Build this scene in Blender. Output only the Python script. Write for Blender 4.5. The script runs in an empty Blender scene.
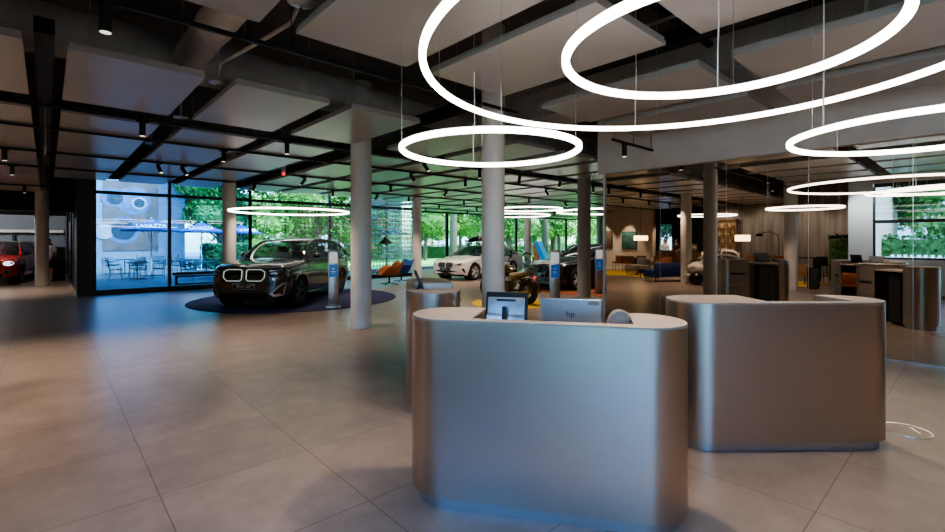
import bpy, math, random
from math import sin, cos, pi, radians, atan2, sqrt, hypot
from mathutils import Vector, Matrix
random.seed(7)
SC = bpy.context.scene
COL = SC.collection

# ------------------------------------------------------------------ materials
def mat(name, color, rough=.5, metal=0., var=.06, scale=8., bump=0., emit=None, estr=0., coat=0., aniso=0., spec=None, stretch=None):
    m = bpy.data.materials.new(name); m.use_nodes = True
    nt = m.node_tree; b = nt.nodes['Principled BSDF']
    tc = nt.nodes.new('ShaderNodeTexCoord'); mp = nt.nodes.new('ShaderNodeMapping')
    nz = nt.nodes.new('ShaderNodeTexNoise'); nz.inputs['Scale'].default_value = scale; nz.inputs['Detail'].default_value = 4
    nt.links.new(tc.outputs['Object'], mp.inputs['Vector']); nt.links.new(mp.outputs['Vector'], nz.inputs['Vector'])
    if stretch: mp.inputs['Scale'].default_value = stretch
    cr = nt.nodes.new('ShaderNodeValToRGB')
    c = list(color)[:3]
    cr.color_ramp.elements[0].position = .3; cr.color_ramp.elements[1].position = .7
    cr.color_ramp.elements[0].color = (*[max(0, v*(1-var)) for v in c], 1)
    cr.color_ramp.elements[1].color = (*[min(1, v*(1+var)) for v in c], 1)
    nt.links.new(nz.outputs['Fac'], cr.inputs['Fac']); nt.links.new(cr.outputs['Color'], b.inputs['Base Color'])
    b.inputs['Roughness'].default_value = rough; b.inputs['Metallic'].default_value = metal
    b.inputs['Coat Weight'].default_value = coat; b.inputs['Coat Roughness'].default_value = .05
    b.inputs['Anisotropic'].default_value = aniso
    if spec is not None: b.inputs['Specular IOR Level'].default_value = spec
    if emit:
        b.inputs['Emission Color'].default_value = (*emit, 1); b.inputs['Emission Strength'].default_value = estr
    if bump:
        bp = nt.nodes.new('ShaderNodeBump'); bp.inputs['Strength'].default_value = bump; bp.inputs['Distance'].default_value = .02
        nt.links.new(nz.outputs['Fac'], bp.inputs['Height']); nt.links.new(bp.outputs['Normal'], b.inputs['Normal'])
    return m

def glass_mat(name, tint, refl=.12, rough=.0):
    """thin architectural glass: tinted transparency plus a fresnel mirror"""
    m = bpy.data.materials.new(name); m.use_nodes = True
    nt = m.node_tree; nt.nodes.clear()
    out = nt.nodes.new('ShaderNodeOutputMaterial'); mx = nt.nodes.new('ShaderNodeMixShader')
    tr = nt.nodes.new('ShaderNodeBsdfTransparent'); gl = nt.nodes.new('ShaderNodeBsdfGlossy')
    lw = nt.nodes.new('ShaderNodeLayerWeight'); lw.inputs['Blend'].default_value = .25
    mr = nt.nodes.new('ShaderNodeMapRange'); mr.inputs['To Min'].default_value = refl*.5; mr.inputs['To Max'].default_value = min(1, refl*4)
    nz = nt.nodes.new('ShaderNodeTexNoise'); nz.inputs['Scale'].default_value = .6
    mc = nt.nodes.new('ShaderNodeMix'); mc.data_type = 'RGBA'
    mc.inputs['A'].default_value = (*tint, 1); mc.inputs['B'].default_value = (*[min(1, t*1.06) for t in tint], 1)
    nt.links.new(nz.outputs['Fac'], mc.inputs['Factor']); nt.links.new(mc.outputs['Result'], tr.inputs['Color'])
    gl.inputs['Roughness'].default_value = rough
    nt.links.new(lw.outputs['Facing'], mr.inputs['Value']); nt.links.new(mr.outputs['Result'], mx.inputs['Fac'])
    nt.links.new(tr.outputs['BSDF'], mx.inputs[1]); nt.links.new(gl.outputs['BSDF'], mx.inputs[2])
    nt.links.new(mx.outputs['Shader'], out.inputs['Surface'])
    return m

def veil_mat(name, c, fac):
    m = mat(name, c, .5, 0, .08, 3); nt = m.node_tree; b = nt.nodes['Principled BSDF']; out = nt.nodes['Material Output']
    tr = nt.nodes.new('ShaderNodeBsdfTransparent'); mx = nt.nodes.new('ShaderNodeMixShader'); mx.inputs['Fac'].default_value = fac
    nt.links.new(tr.outputs['BSDF'], mx.inputs[1]); nt.links.new(b.outputs['BSDF'], mx.inputs[2]); nt.links.new(mx.outputs['Shader'], out.inputs['Surface'])
    return m
def floor_mat():
    m = mat('large grey tiles', (.315, .25, .205), .32, 0, .08, 1.2)
    nt = m.node_tree; b = nt.nodes['Principled BSDF']
    tc = nt.nodes.new('ShaderNodeTexCoord'); mp = nt.nodes.new('ShaderNodeMapping')
    mp.inputs['Location'].default_value = (-.55/.99, -.70/.99, 0); mp.inputs['Scale'].default_value = (1/.99, 1/.99, 1)
    br = nt.nodes.new('ShaderNodeTexBrick')
    br.offset = 0; br.inputs['Scale'].default_value = 1; br.inputs['Brick Width'].default_value = 1; br.inputs['Row Height'].default_value = 1
    br.inputs['Mortar Size'].default_value = .0045; br.inputs['Mortar Smooth'].default_value = .2
    br.inputs['Color1'].default_value = (.90, .90, .90, 1); br.inputs['Color2'].default_value = (.99, .98, .97, 1)
    br.inputs['Mortar'].default_value = (.50, .45, .41, 1)
    nt.links.new(tc.outputs['Object'], mp.inputs['Vector']); nt.links.new(mp.outputs['Vector'], br.inputs['Vector'])
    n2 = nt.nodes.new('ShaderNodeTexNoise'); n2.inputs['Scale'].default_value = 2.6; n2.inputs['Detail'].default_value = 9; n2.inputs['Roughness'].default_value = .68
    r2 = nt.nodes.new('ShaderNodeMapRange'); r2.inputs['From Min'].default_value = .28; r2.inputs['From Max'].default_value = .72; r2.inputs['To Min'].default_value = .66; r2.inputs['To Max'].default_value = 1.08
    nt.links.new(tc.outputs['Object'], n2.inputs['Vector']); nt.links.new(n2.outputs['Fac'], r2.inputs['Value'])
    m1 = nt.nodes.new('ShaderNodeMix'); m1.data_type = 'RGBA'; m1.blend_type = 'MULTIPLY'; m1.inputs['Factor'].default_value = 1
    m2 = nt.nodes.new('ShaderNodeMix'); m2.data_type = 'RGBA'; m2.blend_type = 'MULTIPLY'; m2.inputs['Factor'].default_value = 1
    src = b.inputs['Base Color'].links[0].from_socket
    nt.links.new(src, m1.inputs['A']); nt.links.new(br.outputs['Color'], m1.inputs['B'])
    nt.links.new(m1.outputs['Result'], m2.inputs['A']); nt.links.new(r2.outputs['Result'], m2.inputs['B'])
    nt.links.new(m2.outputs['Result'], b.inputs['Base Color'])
    rr = nt.nodes.new('ShaderNodeMapRange'); rr.inputs['To Min'].default_value = .285; rr.inputs['To Max'].default_value = .345
    nt.links.new(n2.outputs['Fac'], rr.inputs['Value']); nt.links.new(rr.outputs['Result'], b.inputs['Roughness'])
    return m

def wood_mat(name, c1, c2, axis='Z', freq=9.):
    m = mat(name, c1, .55)
    nt = m.node_tree; b = nt.nodes['Principled BSDF']
    tc = nt.nodes.new('ShaderNodeTexCoord'); mp = nt.nodes.new('ShaderNodeMapping')
    s = [freq]*3; s['XYZ'.index(axis)] = .35; mp.inputs['Scale'].default_value = s
    nz = nt.nodes.new('ShaderNodeTexNoise'); nz.inputs['Scale'].default_value = 1; nz.inputs['Detail'].default_value = 7
    cr = nt.nodes.new('ShaderNodeValToRGB'); cr.color_ramp.elements[0].position = .35; cr.color_ramp.elements[1].position = .68
    cr.color_ramp.elements[0].color = (*c1, 1); cr.color_ramp.elements[1].color = (*c2, 1)
    nt.links.new(tc.outputs['Object'], mp.inputs['Vector']); nt.links.new(mp.outputs['Vector'], nz.inputs['Vector'])
    nt.links.new(nz.outputs['Fac'], cr.inputs['Fac']); nt.links.new(cr.outputs['Color'], b.inputs['Base Color'])
    return m

M = {}
def setup_mats():
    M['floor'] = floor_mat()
    M['mirror'] = mat('tinted mirror glass', (.62, .56, .50), .012, 1., .01, 1)
    M['wall'] = mat('warm grey plaster', (.46, .35, .27), .8, 0, .05, 3)
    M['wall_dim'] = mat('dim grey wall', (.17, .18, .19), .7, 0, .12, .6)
    M['soffit'] = mat('light grey plaster', (.68, .62, .56), .75, 0, .04, 3)
    M['darkwall'] = mat('blue black panel', (.05, .06, .078), .4, .2, .1, 2)
    M['slab'] = mat('dark concrete slab', (.13, .125, .12), .85, 0, .2, 2)
    M['panel'] = mat('pale grey acoustic panel', (.35, .33, .315), .30, .0, .04, 2)
    M['panel_edge'] = M['panel']
    M['duct'] = mat('galvanised duct', (.46, .455, .45), .55, .05, .1, 5)
    M['duct_light'] = mat('pale duct', (.48, .45, .43), .6, .0, .08, 4)
    M['black'] = mat('matt black metal', (.012, .012, .013), .45, .3, .1, 10)
    M['dark'] = mat('charcoal plastic', (.03, .03, .032), .5, 0, .1, 10)
    M['frame'] = mat('anthracite window frame', (.03, .034, .038), .4, .4, .08, 6)
    M['column'] = mat('warm grey column paint', (.62, .59, .55), .6, 0, .03, 3)
    M['column_shaded'] = mat('shaded column paint', (.36, .35, .335), .6, 0, .03, 3)  # column paint again, with shade put into a darker colour
    M['desk'] = mat('brushed champagne metal', (.50, .425, .362), .32, 1., .03, 60, stretch=(.05, .05, 8))
    M['desk_top'] = mat('sandy grey worktop', (.37, .31, .265), .5, .1, .04, 20)
    M['desk_in'] = mat('taupe cabinet laminate', (.25, .215, .185), .5, .1, .04, 20)
    M['plinth'] = mat('satin steel plinth', (.45, .45, .46), .28, .9, .04, 20)
    M['ring'] = mat('glowing opal diffuser', (1, .95, .9), .4, 0, .01, 3, emit=(1, .91, .83), estr=3.2)
    M['warm_lamp'] = mat('warm lit lampshade', (1, .8, .5), .6, 0, .02, 3, emit=(1, .72, .38), estr=2.6)
    M['lens'] = mat('lit spotlight lens', (1, .95, .9), .3, 0, .02, 3, emit=(1, .86, .7), estr=.45)
    M['steel'] = mat('brushed steel', (.55, .55, .56), .28, .95, .05, 30)
    M['chrome'] = mat('polished chrome', (.8, .8, .82), .08, 1., .02, 10)
    M['silver'] = mat('silver plastic', (.34, .38, .42), .35, .6, .03, 20)
    M['white'] = mat('white lacquer', (.8, .8, .78), .4, 0, .02, 6)
    M['screen'] = mat('blue lit screen', (.02, .06, .17), .2, 0, .4, 6, emit=(.02, .13, .42), estr=.16)
    M['screen_dim'] = mat('dim screen', (.20, .22, .25), .2, 0, .2, 6)
    M['card'] = mat('white information card', (.8, .79, .77), .5, 0, .02, 8, emit=(1, 1, 1), estr=.12)  # slight glow put into the card so it reads white
    M['mat_navy'] = mat('navy carpet pile', (.018, .024, .085), .95, 0, .35, 60, .3)
    M['yellow'] = mat('yellow woven rug', (.62, .42, .03), .9, 0, .12, 40, .2)
    M['rust'] = mat('rust carpet', (.32, .10, .04), .9, 0, .12, 40, .2)
    M['car_grey'] = mat('dark metallic car paint', (.065, .067, .074), .22, .6, .05, 40, coat=1)
    M['car_black'] = mat('black car paint', (.007, .007, .009), .16, .1, .05, 40, coat=1)
    M['car_white'] = mat('white car paint', (.78, .79, .80), .25, 0, .02, 40, coat=1)
    M['car_red'] = mat('red car paint', (.55, .015, .02), .25, .1, .05, 40, coat=1)
    M['car_blue'] = mat('blue car paint', (.02, .10, .5), .25, .2, .05, 40, coat=1)
    M['car_cream'] = mat('cream car paint', (.75, .70, .62), .25, 0, .03, 40, coat=1)
    M['car_glass'] = glass_mat('tinted car glass', (.58, .61, .63), .13)
    M['rim_light'] = mat('bright alloy wheel', (.62, .62, .63), .35, .3, .04, 20)
    M['tyre'] = mat('tyre rubber', (.012, .012, .012), .75, 0, .1, 20)
    M['rim_dark'] = mat('dark alloy wheel', (.17, .17, .175), .3, .8, .05, 20)
    M['rim'] = mat('silver alloy wheel', (.5, .5, .52), .25, .9, .04, 20)
    M['trim'] = mat('gloss black trim', (.008, .008, .009), .15, 0, .1, 20, coat=.5)
    M['drl'] = mat('daylight lamp', (.9, .95, 1), .2, 0, .01, 5, emit=(.85, .92, 1), estr=.6)
    M['lamp_glass'] = mat('headlamp glass', (.16, .17, .19), .1, .6, .1, 20, coat=1)
    M['kidney'] = mat('lit grille surround', (.75, .78, .76), .2, .6, .02, 10, emit=(.7, .85, .75), estr=.15)
    M['seat_grey'] = mat('pale grey leather', (.6, .6, .6), .6, 0, .05, 12)
    M['red_light'] = mat('red lens', (.5, .01, .01), .2, 0, .05, 10, emit=(1, .02, .02), estr=.5)
    M['orange'] = mat('burnt orange felt', (.42, .125, .035), .85, 0, .1, 40, .1)
    M['tan'] = mat('tan leather', (.36, .17, .075), .6, 0, .1, 30)
    M['navy'] = mat('navy blue upholstery', (.015, .035, .14), .85, 0, .12, 40, .1)
    M['blue_felt'] = mat('blue felt', (.02, .07, .24), .85, 0, .1, 40, .1)
    M['grey_felt'] = mat('grey upholstery', (.24, .22, .2), .9, 0, .1, 40, .1)
    M['oak'] = wood_mat('oak veneer', (.25, .15, .08), (.38, .24, .13), 'Y', 7)
    M['woodwall'] = wood_mat('weathered grey timber boards', (.17, .14, .12), (.33, .28, .24), 'Z', 6)
    M['teal'] = mat('teal painted canvas', (.05, .16, .15), .7, 0, .45, 6)
    M['brownpic'] = mat('brown toned canvas', (.14, .10, .08), .7, 0, .5, 6)
    M['tank'] = mat('dark bronze bike tank', (.09, .065, .04), .15, .2, .05, 20, coat=1)
    M['seat_brown'] = mat('tan bike saddle', (.30, .22, .15), .6, 0, .1, 30)
    M['gold'] = mat('gold anodised metal', (.55, .34, .06), .3, .9, .05, 20)
    M['skin'] = mat('skin', (.48, .27, .19), .55, 0, .06, 12)
    M['hair'] = mat('dark hair', (.02, .014, .01), .7, 0, .2, 60)
    M['shirt'] = mat('white cotton shirt', (.78, .80, .84), .85, 0, .04, 20)
    M['shorts'] = mat('dark blue shorts', (.02, .035, .09), .85, 0, .1, 20)
    M['darkcloth'] = mat('black cotton', (.015, .015, .017), .9, 0, .1, 20)
    M['parasol'] = mat('blue parasol canvas', (.0, .035, .15), .8, 0, .06, 4)
    M['lawn'] = mat('mown lawn', (.22, .40, .09), .95, 0, .4, 5, .2)
    M['hedge'] = mat('clipped hedge leaves', (.035, .10, .02), .8, 0, .5, 9)
    M['leaf'] = mat('tree leaves', (.065, .16, .03), .6, 0, .5, 1.2)
    M['leaf_light'] = mat('light green tree leaves', (.13, .25, .05), .6, 0, .5, 1.2)  # lighter green than the other leaves
    M['bark'] = mat('tree bark', (.09, .065, .045), .9, 0, .3, 14, .3)
    M['paving'] = mat('pale terrace paving', (.12, .118, .115), .8, 0, .18, 3)
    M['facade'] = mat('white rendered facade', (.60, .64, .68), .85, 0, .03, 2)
    M['bounce_ground_pale'] = mat('pale bounce ground', (.36, .38, .40), .8, 0, .08, 2)
    M['facade_shade'] = mat('shaded white render', (.15, .18, .22), .85, 0, .04, 2)  # the building's white render, darkened in colour to look shaded
    M['road'] = mat('grey asphalt', (.2, .2, .2), .9, 0, .12, 8)
    M['pane_blue'] = glass_mat('blue toned facade glass', (.40, .68, .90), .12)
    M['pane'] = glass_mat('clear facade glass', (.74, .97, .95), .08)
    M['pane_left'] = glass_mat('cool facade glass', (.55, .76, 1.0), .08)
    M['bottle'] = mat('pale glass bottle', (.6, .55, .42), .15, 0, .2, 8)
    M['amber'] = mat('amber glass bottle', (.35, .16, .04), .15, 0, .2, 8)
    M['shelf_lit'] = mat('warm lit shelf back', (.55, .36, .18), .6, 0, .1, 6, emit=(1, .6, .25), estr=.03)
    M['redstripe'] = mat('red stripe paint', (.6, .05, .03), .3, 0, .03, 10)
    M['blue_flag'] = mat('blue banner cloth', (.08, .26, .75), .8, 0, .05, 4)
    M['lightblue_flag'] = mat('pale blue banner cloth', (.3, .6, .9), .8, 0, .05, 4)
    M['orange_flag'] = mat('orange red banner cloth', (.85, .12, .04), .8, 0, .05, 4)
    M['pale_tile'] = veil_mat('frosted tile', (.85, .9, .92), .78)
    M['mural'] = mural_mat()

def mural_mat():
    """poster of a rounded vehicle nose: broad brown ground with cool rounded lamps"""
    m = mat('printed mural', (.13, .062, .048), .6, 0, .3, 1.2)
    nt = m.node_tree; b = nt.nodes['Principled BSDF']
    b.inputs['Emission Color'].default_value = (.1, .1, .14, 1); b.inputs['Emission Strength'].default_value = 0
    return m

# ------------------------------------------------------------------ mesh builder
class MB:
    def __init__(s): s.v = []; s.f = []; s.mi = []; s.cur = 0
    def add(s, vs, fs, T=None):
        o = len(s.v)
        for p in vs:
            p = Vector(p)
            s.v.append(tuple(T @ p) if T else tuple(p))
        for f in fs: s.f.append([i+o for i in f]); s.mi.append(s.cur)
        return s
    def box(s, c, d, rz=0, T=None, b=0.):
        x, y, z = d[0]/2, d[1]/2, d[2]/2
        R = Matrix.Translation(Vector(c)) @ Matrix.Rotation(rz, 4, 'Z')
        if T: R = T @ R
        if b <= 0:
            vs = [(i*x, j*y, k*z) for k in (-1, 1) for i, j in ((-1, -1), (1, -1), (1, 1), (-1, 1))]
            fs = [(3, 2, 1, 0), (4, 5, 6, 7), (0, 1, 5, 4), (1, 2, 6, 5), (2, 3, 7, 6), (3, 0, 4, 7)]
            return s.add(vs, fs, R)
        b = min(b, x*.98, y*.98, z*.98)
        vs = []
        lev = [(-z, b), (-z+b*.3, b*.3), (-z+b, 0), (z-b, 0), (z-b*.3, b*.3), (z, b)]
        nr = None
        for zz, ins in lev:
            ring = []
            for cx, cy, a0 in ((x-b, y-b, 0), (-x+b, y-b, 90), (-x+b, -y+b, 180), (x-b, -y+b, 270)):
                for a in (0, 45, 90):
                    t = radians(a0+a); r = b-ins*.99
                    ring.append((cx+r*cos(t), cy+r*sin(t), zz))
            nr = len(ring); vs += ring
        fs = [tuple(reversed(range(nr)))]
        for k in range(len(lev)-1):
            for i in range(nr): fs.append((k*nr+i, k*nr+(i+1) % nr, (k+1)*nr+(i+1) % nr, (k+1)*nr+i))
        fs.append(tuple(range((len(lev)-1)*nr, len(lev)*nr)))
        return s.add(vs, fs, R)
    def cyl(s, p0, p1, r0, r1=None, n=16, T=None, caps=True):
        r1 = r0 if r1 is None else r1
        p0, p1 = Vector(p0), Vector(p1); d = (p1-p0).normalized()
        a = Vector((0, 0, 1)) if abs(d.z) < .9 else Vector((1, 0, 0))
        u = d.cross(a).normalized(); w = d.cross(u)
        vs = []
        for p, r in ((p0, r0), (p1, r1)):
            for i in range(n):
                t = 2*pi*i/n; vs.append(p+u*(r*cos(t))-w*(r*sin(t)))
        fs = [(i, (i+1) % n, n+(i+1) % n, n+i) for i in range(n)]
        if caps: fs += [tuple(reversed(range(n))), tuple(range(n, 2*n))]
        return s.add(vs, fs, T)
    def tube(s, pts, r, n=8, closed=False, T=None):
        pts = [Vector(p) for p in pts]; N = len(pts); vs = []
        rad = r if isinstance(r, (list, tuple)) else [r]*N
        pu = None
        for i, p in enumerate(pts):
            if closed: d = pts[(i+1) % N]-pts[i-1]
            else: d = pts[min(i+1, N-1)]-pts[max(i-1, 0)]
            d.normalize()
            if pu is None:
                a = Vector((0, 0, 1)) if abs(d.z) < .9 else Vector((1, 0, 0))
                u = d.cross(a).normalized()
            else:
                u = (pu-d*pu.dot(d)).normalized()
            pu = u; w = d.cross(u)
            for k in range(n):
                t = 2*pi*k/n; vs.append(p+u*(rad[i]*cos(t))+w*(rad[i]*sin(t)))
        fs = []
        for i in range(N if closed else N-1):
            j = (i+1) % N
            for k in range(n): fs.append((i*n+k, i*n+(k+1) % n, j*n+(k+1) % n, j*n+k))
        if not closed: fs += [tuple(reversed(range(n))), tuple(range((N-1)*n, N*n))]
        return s.add(vs, fs, T)
    def lathe(s, prof, n=32, T=None, cap=True):
        vs = []; K = len(prof)
        for i in range(n):
            t = 2*pi*i/n
            for r, z in prof: vs.append((r*cos(t), r*sin(t), z))
        fs = []
        for i in range(n):
            j = (i+1) % n
            for k in range(K-1): fs.append((i*K+k, j*K+k, j*K+k+1, i*K+k+1))
        if cap:
            if prof[0][0] > 1e-5: fs.append(tuple(i*K for i in reversed(range(n))))
            if prof[-1][0] > 1e-5: fs.append(tuple(i*K+K-1 for i in range(n)))
        return s.add(vs, fs, T)
    def prism(s, out, z0, z1, T=None):
        n = len(out)
        vs = [(x, y, z0) for x, y in out]+[(x, y, z1) for x, y in out]
        fs = [tuple(reversed(range(n))), tuple(range(n, 2*n))]+[(i, (i+1) % n, n+(i+1) % n, n+i) for i in range(n)]
        return s.add(vs, fs, T)
    def ball(s, c, r, n=14, m=9, T=None):
        r = (r, r, r) if not isinstance(r, (tuple, list)) else r
        vs = [(c[0], c[1], c[2]-r[2])]
        for j in range(1, m):
            ph = -pi/2+pi*j/m
            for i in range(n):
                t = 2*pi*i/n; vs.append((c[0]+r[0]*cos(ph)*cos(t), c[1]+r[1]*cos(ph)*sin(t), c[2]+r[2]*sin(ph)))
        vs.append((c[0], c[1], c[2]+r[2])); L = len(vs)-1
        fs = [(0, 1+(i+1) % n, 1+i) for i in range(n)]
        for j in range(m-2):
            for i in range(n): fs.append((1+j*n+i, 1+j*n+(i+1) % n, 1+(j+1)*n+(i+1) % n, 1+(j+1)*n+i))
        fs += [(L, 1+(m-2)*n+i, 1+(m-2)*n+(i+1) % n) for i in range(n)]
        return s.add(vs, fs, T)
    def grid(s, rows, closed=False):
        n = len(rows[0]); vs = [p for r in rows for p in r]; fs = []
        for i in range(len(rows)-1):
            for k in range(n if closed else n-1):
                fs.append((i*n+k, i*n+(k+1) % n, (i+1)*n+(k+1) % n, (i+1)*n+k))
        return s.add(vs, fs)
    def build(s, name, material, parent=None, smooth=35, loc=None):
        me = bpy.data.meshes.new(name); me.from_pydata(s.v, [], s.f)
        ms = material if isinstance(material, (list, tuple)) else [material]
        for m_ in ms: me.materials.append(m_)
        if len(ms) > 1:
            for p, i in zip(me.polygons, s.mi): p.material_index = i
        me.update()
        if smooth:
            me.shade_smooth(); me.set_sharp_from_angle(angle=radians(smooth))
        o = bpy.data.objects.new(name, me); COL.objects.link(o)
        if parent is not None: o.parent = parent
        if loc: o.location = loc
        return o

def tag(o, label=None, cat=None, group=None, kind=None):
    if label: o['label'] = label
    if cat: o['category'] = cat
    if group: o['group'] = group
    if kind: o['kind'] = kind
    return o
def thing(name, label, cat, loc=(0, 0, 0), rz=0, group=None):
    o = bpy.data.objects.new(name, None); COL.objects.link(o)
    o.location = loc; o.rotation_euler = (0, 0, rz); o.empty_display_size = .1
    return tag(o, label, cat, group)
def struct(o): o['kind'] = 'structure'; return o
def kids(o): return [c for c in bpy.data.objects if c.parent == o]
def dup(o, loc=None, rz=None, label=None, group=None):
    r = o.copy(); COL.objects.link(r)
    for ch in kids(o):
        c = ch.copy(); COL.objects.link(c); c.parent = r
        for g in kids(ch):
            d = g.copy(); COL.objects.link(d); d.parent = c
    if loc is not None: r.location = loc
    if rz is not None: r.rotation_euler = (0, 0, rz)
    if label: r['label'] = label
    if group: r['group'] = group
    return r
def text(name, s, size, T, material, parent, depth=.001):
    cu = bpy.data.curves.new(name, 'FONT'); cu.body = s; cu.size = size; cu.align_x = 'CENTER'; cu.align_y = 'CENTER'; cu.extrude = depth
    cu.materials.append(material)
    tmp = bpy.data.objects.new(name, cu); COL.objects.link(tmp); bpy.context.view_layer.update()
    me = bpy.data.meshes.new_from_object(tmp.evaluated_get(bpy.context.evaluated_depsgraph_get()))
    bpy.data.objects.remove(tmp); bpy.data.curves.remove(cu); me.name = name
    if not me.materials: me.materials.append(material)
    o = bpy.data.objects.new(name, me); COL.objects.link(o); o.parent = parent; o.matrix_local = T
    return o
def frameT(origin, xdir, ydir):
    x = Vector(xdir).normalized(); y = Vector(ydir); y = (y-x*y.dot(x)).normalized(); z = x.cross(y)
    return Matrix(((x.x, y.x, z.x, origin[0]), (x.y, y.y, z.y, origin[1]), (x.z, y.z, z.z, origin[2]), (0, 0, 0, 1)))
def pchip(tbl):
    xs = [a for a, _ in tbl]; ys = [b for _, b in tbl]; n = len(xs)
    h = [xs[i+1]-xs[i] for i in range(n-1)]; dl = [(ys[i+1]-ys[i])/h[i] for i in range(n-1)]
    d = [0]*n; d[0] = dl[0]; d[-1] = dl[-1]
    for i in range(1, n-1):
        if dl[i-1]*dl[i] > 0:
            w1 = 2*h[i]+h[i-1]; w2 = h[i]+2*h[i-1]; d[i] = (w1+w2)/(w1/dl[i-1]+w2/dl[i])
    def fn(x):
        if x <= xs[0]: return ys[0]
        if x >= xs[-1]: return ys[-1]
        i = 0
        while x > xs[i+1]: i += 1
        t = (x-xs[i])/h[i]
        return ((1+2*t)*(1-t)**2*ys[i]+t*(1-t)**2*h[i]*d[i]+t*t*(3-2*t)*ys[i+1]+t*t*(t-1)*h[i]*d[i+1])
    return fn
def rrect(x0, x1, y0, y1, r, n=8):
    out = []
    for cx, cy, a0 in ((x1-r, y1-r, 0), (x0+r, y1-r, 90), (x0+r, y0+r, 180), (x1-r, y0+r, 270)):
        for k in range(n+1):
            t = radians(a0+90*k/n); out.append((cx+r*cos(t), cy+r*sin(t)))
    return out
setup_mats()
# ------------------------------------------------------------------ setting: floor, slab, walls
XM_, YE = 8.70, 5.38            # mirror plane and its far end
CH = 3.55                       # underside of the ceiling panels
def slab(name, x0, x1, y0, y1, z0, z1, m, parent=None):
    return MB().box(((x0+x1)/2, (y0+y1)/2, (z0+z1)/2), (x1-x0, y1-y0, z1-z0)).build(name, m, parent, smooth=0)
F = MB()
F.add([(-12.5, 2.9, 0), (-1.8, 2.9, 0), (-1.8, -6.2, 0), (40, -6.2, 0), (40, 23.6, 0), (13.1, 23.6, 0), (13.1, 18.55, 0), (.7, 18.55, 0), (.7, 36, 0), (-12.5, 36, 0)], [tuple(reversed(range(10)))])
F.v = [tuple(v) for v in F.v]
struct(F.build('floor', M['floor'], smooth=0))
struct(slab('ceiling', -12.5, 40, 2.74, 24, 4.75, 4.95, M['slab']))
struct(slab('ceiling_front', -1.9, 40, -6.4, 2.74, 4.75, 4.95, M['slab']))
struct(slab('ceiling_rear', -12.5, .9, 24, 36.2, 4.75, 4.95, M['slab']))
# mirrored partition on the right: core wall, glazing panes, bulkhead above
struct(slab('wall_right', XM_+.03, XM_+.28, -6.2, YE, 0, 4.75, M['soffit']))
struct(slab('trim_1', XM_-.09, XM_+.30, -6.2, YE+.12, 3.085, 4.75, M['soffit']))
seams = [-6.1, -5.3, -4.12, -2.93, -1.74, -.55, .64, 1.82, 3.0, 4.18, YE]
for i in range(len(seams)-1):
    struct(slab('window_%d' % (i+20), XM_, XM_+.025, seams[i]+.003, seams[i+1]-.003, .03, 3.085, M['mirror']))
    if i: struct(slab('trim_%d' % (i+20), XM_+.001, XM_+.029, seams[i]-.003, seams[i]+.003, .0, 3.085, M['steel']))
struct(slab('trim_2', XM_-.012, XM_+.04, -6.2, YE, 0, .03, M['steel']))
struct(slab('trim_3', XM_-.02, XM_+.30, YE, YE+.035, 0, 3.085, M['soffit']))
# outer walls
struct(slab('wall_front', -1.8, 40, -6.4, -6.2, 0, 4.75, M['wall']))
struct(slab('wall_east', 40, 40.2, -6.4, 23.6, 0, 4.75, M['wall']))
struct(slab('wall_south', XM_+.28, 40, 4.8, 5.0, 0, 4.75, M['wall']))
struct(slab('wall_window_side', -1.85, -1.65, 2.32, 2.92, 0, 4.75, M['facade']))
struct(slab('wall_return', -12.5, -1.85, 2.74, 2.92, 0, 4.75, M['wall']))
struct(slab('wall_timber', -9.7, -9.5, 2.92, 9.9, 0, 4.75, M['woodwall']))
struct(slab('wall_lounge', -9.7, -9.5, 13.4, 19.5, 0, 4.75, M['soffit']))
for nm_, y0_, y1_, z0_, z1_ in (('wall_bar', 2.92, 13.5, 0, 4.75), ('wall_bar_end', 14.3, 19.6, 0, 4.75), ('wall_bar_low', 13.5, 14.3, 0, 1.0), ('wall_bar_head', 13.5, 14.3, 2.9, 4.75)): struct(slab(nm_, -12.5, -12.3, y0_, y1_, z0_, z1_, M['darkwall']))
struct(slab('wall_west', -12.7, -12.5, 19.4, 36.2, 0, 4.75, M['wall']))
struct(slab('wall_lounge_end', -12.5, -9.5, 19.4, 19.6, 0, 4.75, M['wall']))
struct(slab('wall_lounge_rear', -9.9, -9.7, 13.4, 19.5, 0, 4.75, M['wall']))
struct(slab('wall_north', -12.7, .9, 36, 36.2, 0, 4.75, M['wall_dim']))
struct(slab('trim_6', -12.4, .7, 35.6, 36, 2.15, 2.3, M['soffit']))
struct(slab('trim_7', -12.4, .7, 30.2, 30.5, 2.9, 3.1, M['black']))
for k in range(5): struct(slab('trim_%d' % (50+k), -11+2.4*k, -10.9+2.4*k, 35.8, 36, 0, 2.15, M['frame']))
struct(slab('wall_passage', .78, 1.0, 18.55, 36, 0, 4.75, M['darkwall']))
struct(slab('wall_passage_pier', .66, 1.08, 18.3, 18.72, 0, 4.75, M['frame']))
for k in range(5): struct(slab('trim_%d' % (40+k), .72, .78, 20.2+k*2.6, 20.32+k*2.6, 0, 3.3, M['frame']))
struct(slab('baseboard_passage', .70, .78, 18.72, 36, 0, .12, M['black']))
for k in range(3):
    d = slab('door_%d' % (k+1), .735, .775, 20.5+k*5.2, 22.6+k*5.2, .02, 2.5, M['darkwall']); struct(d)
    MB().box((.70, 20.65+k*5.2, 1.05), (.03, .03, .5)).build('door_handle', M['steel'], d)
# bulkhead over the passage to the second showroom
struct(slab('trim_4', -12.5, .78, 24.6, 25.2, 2.85, 4.75, M['black']))
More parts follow.
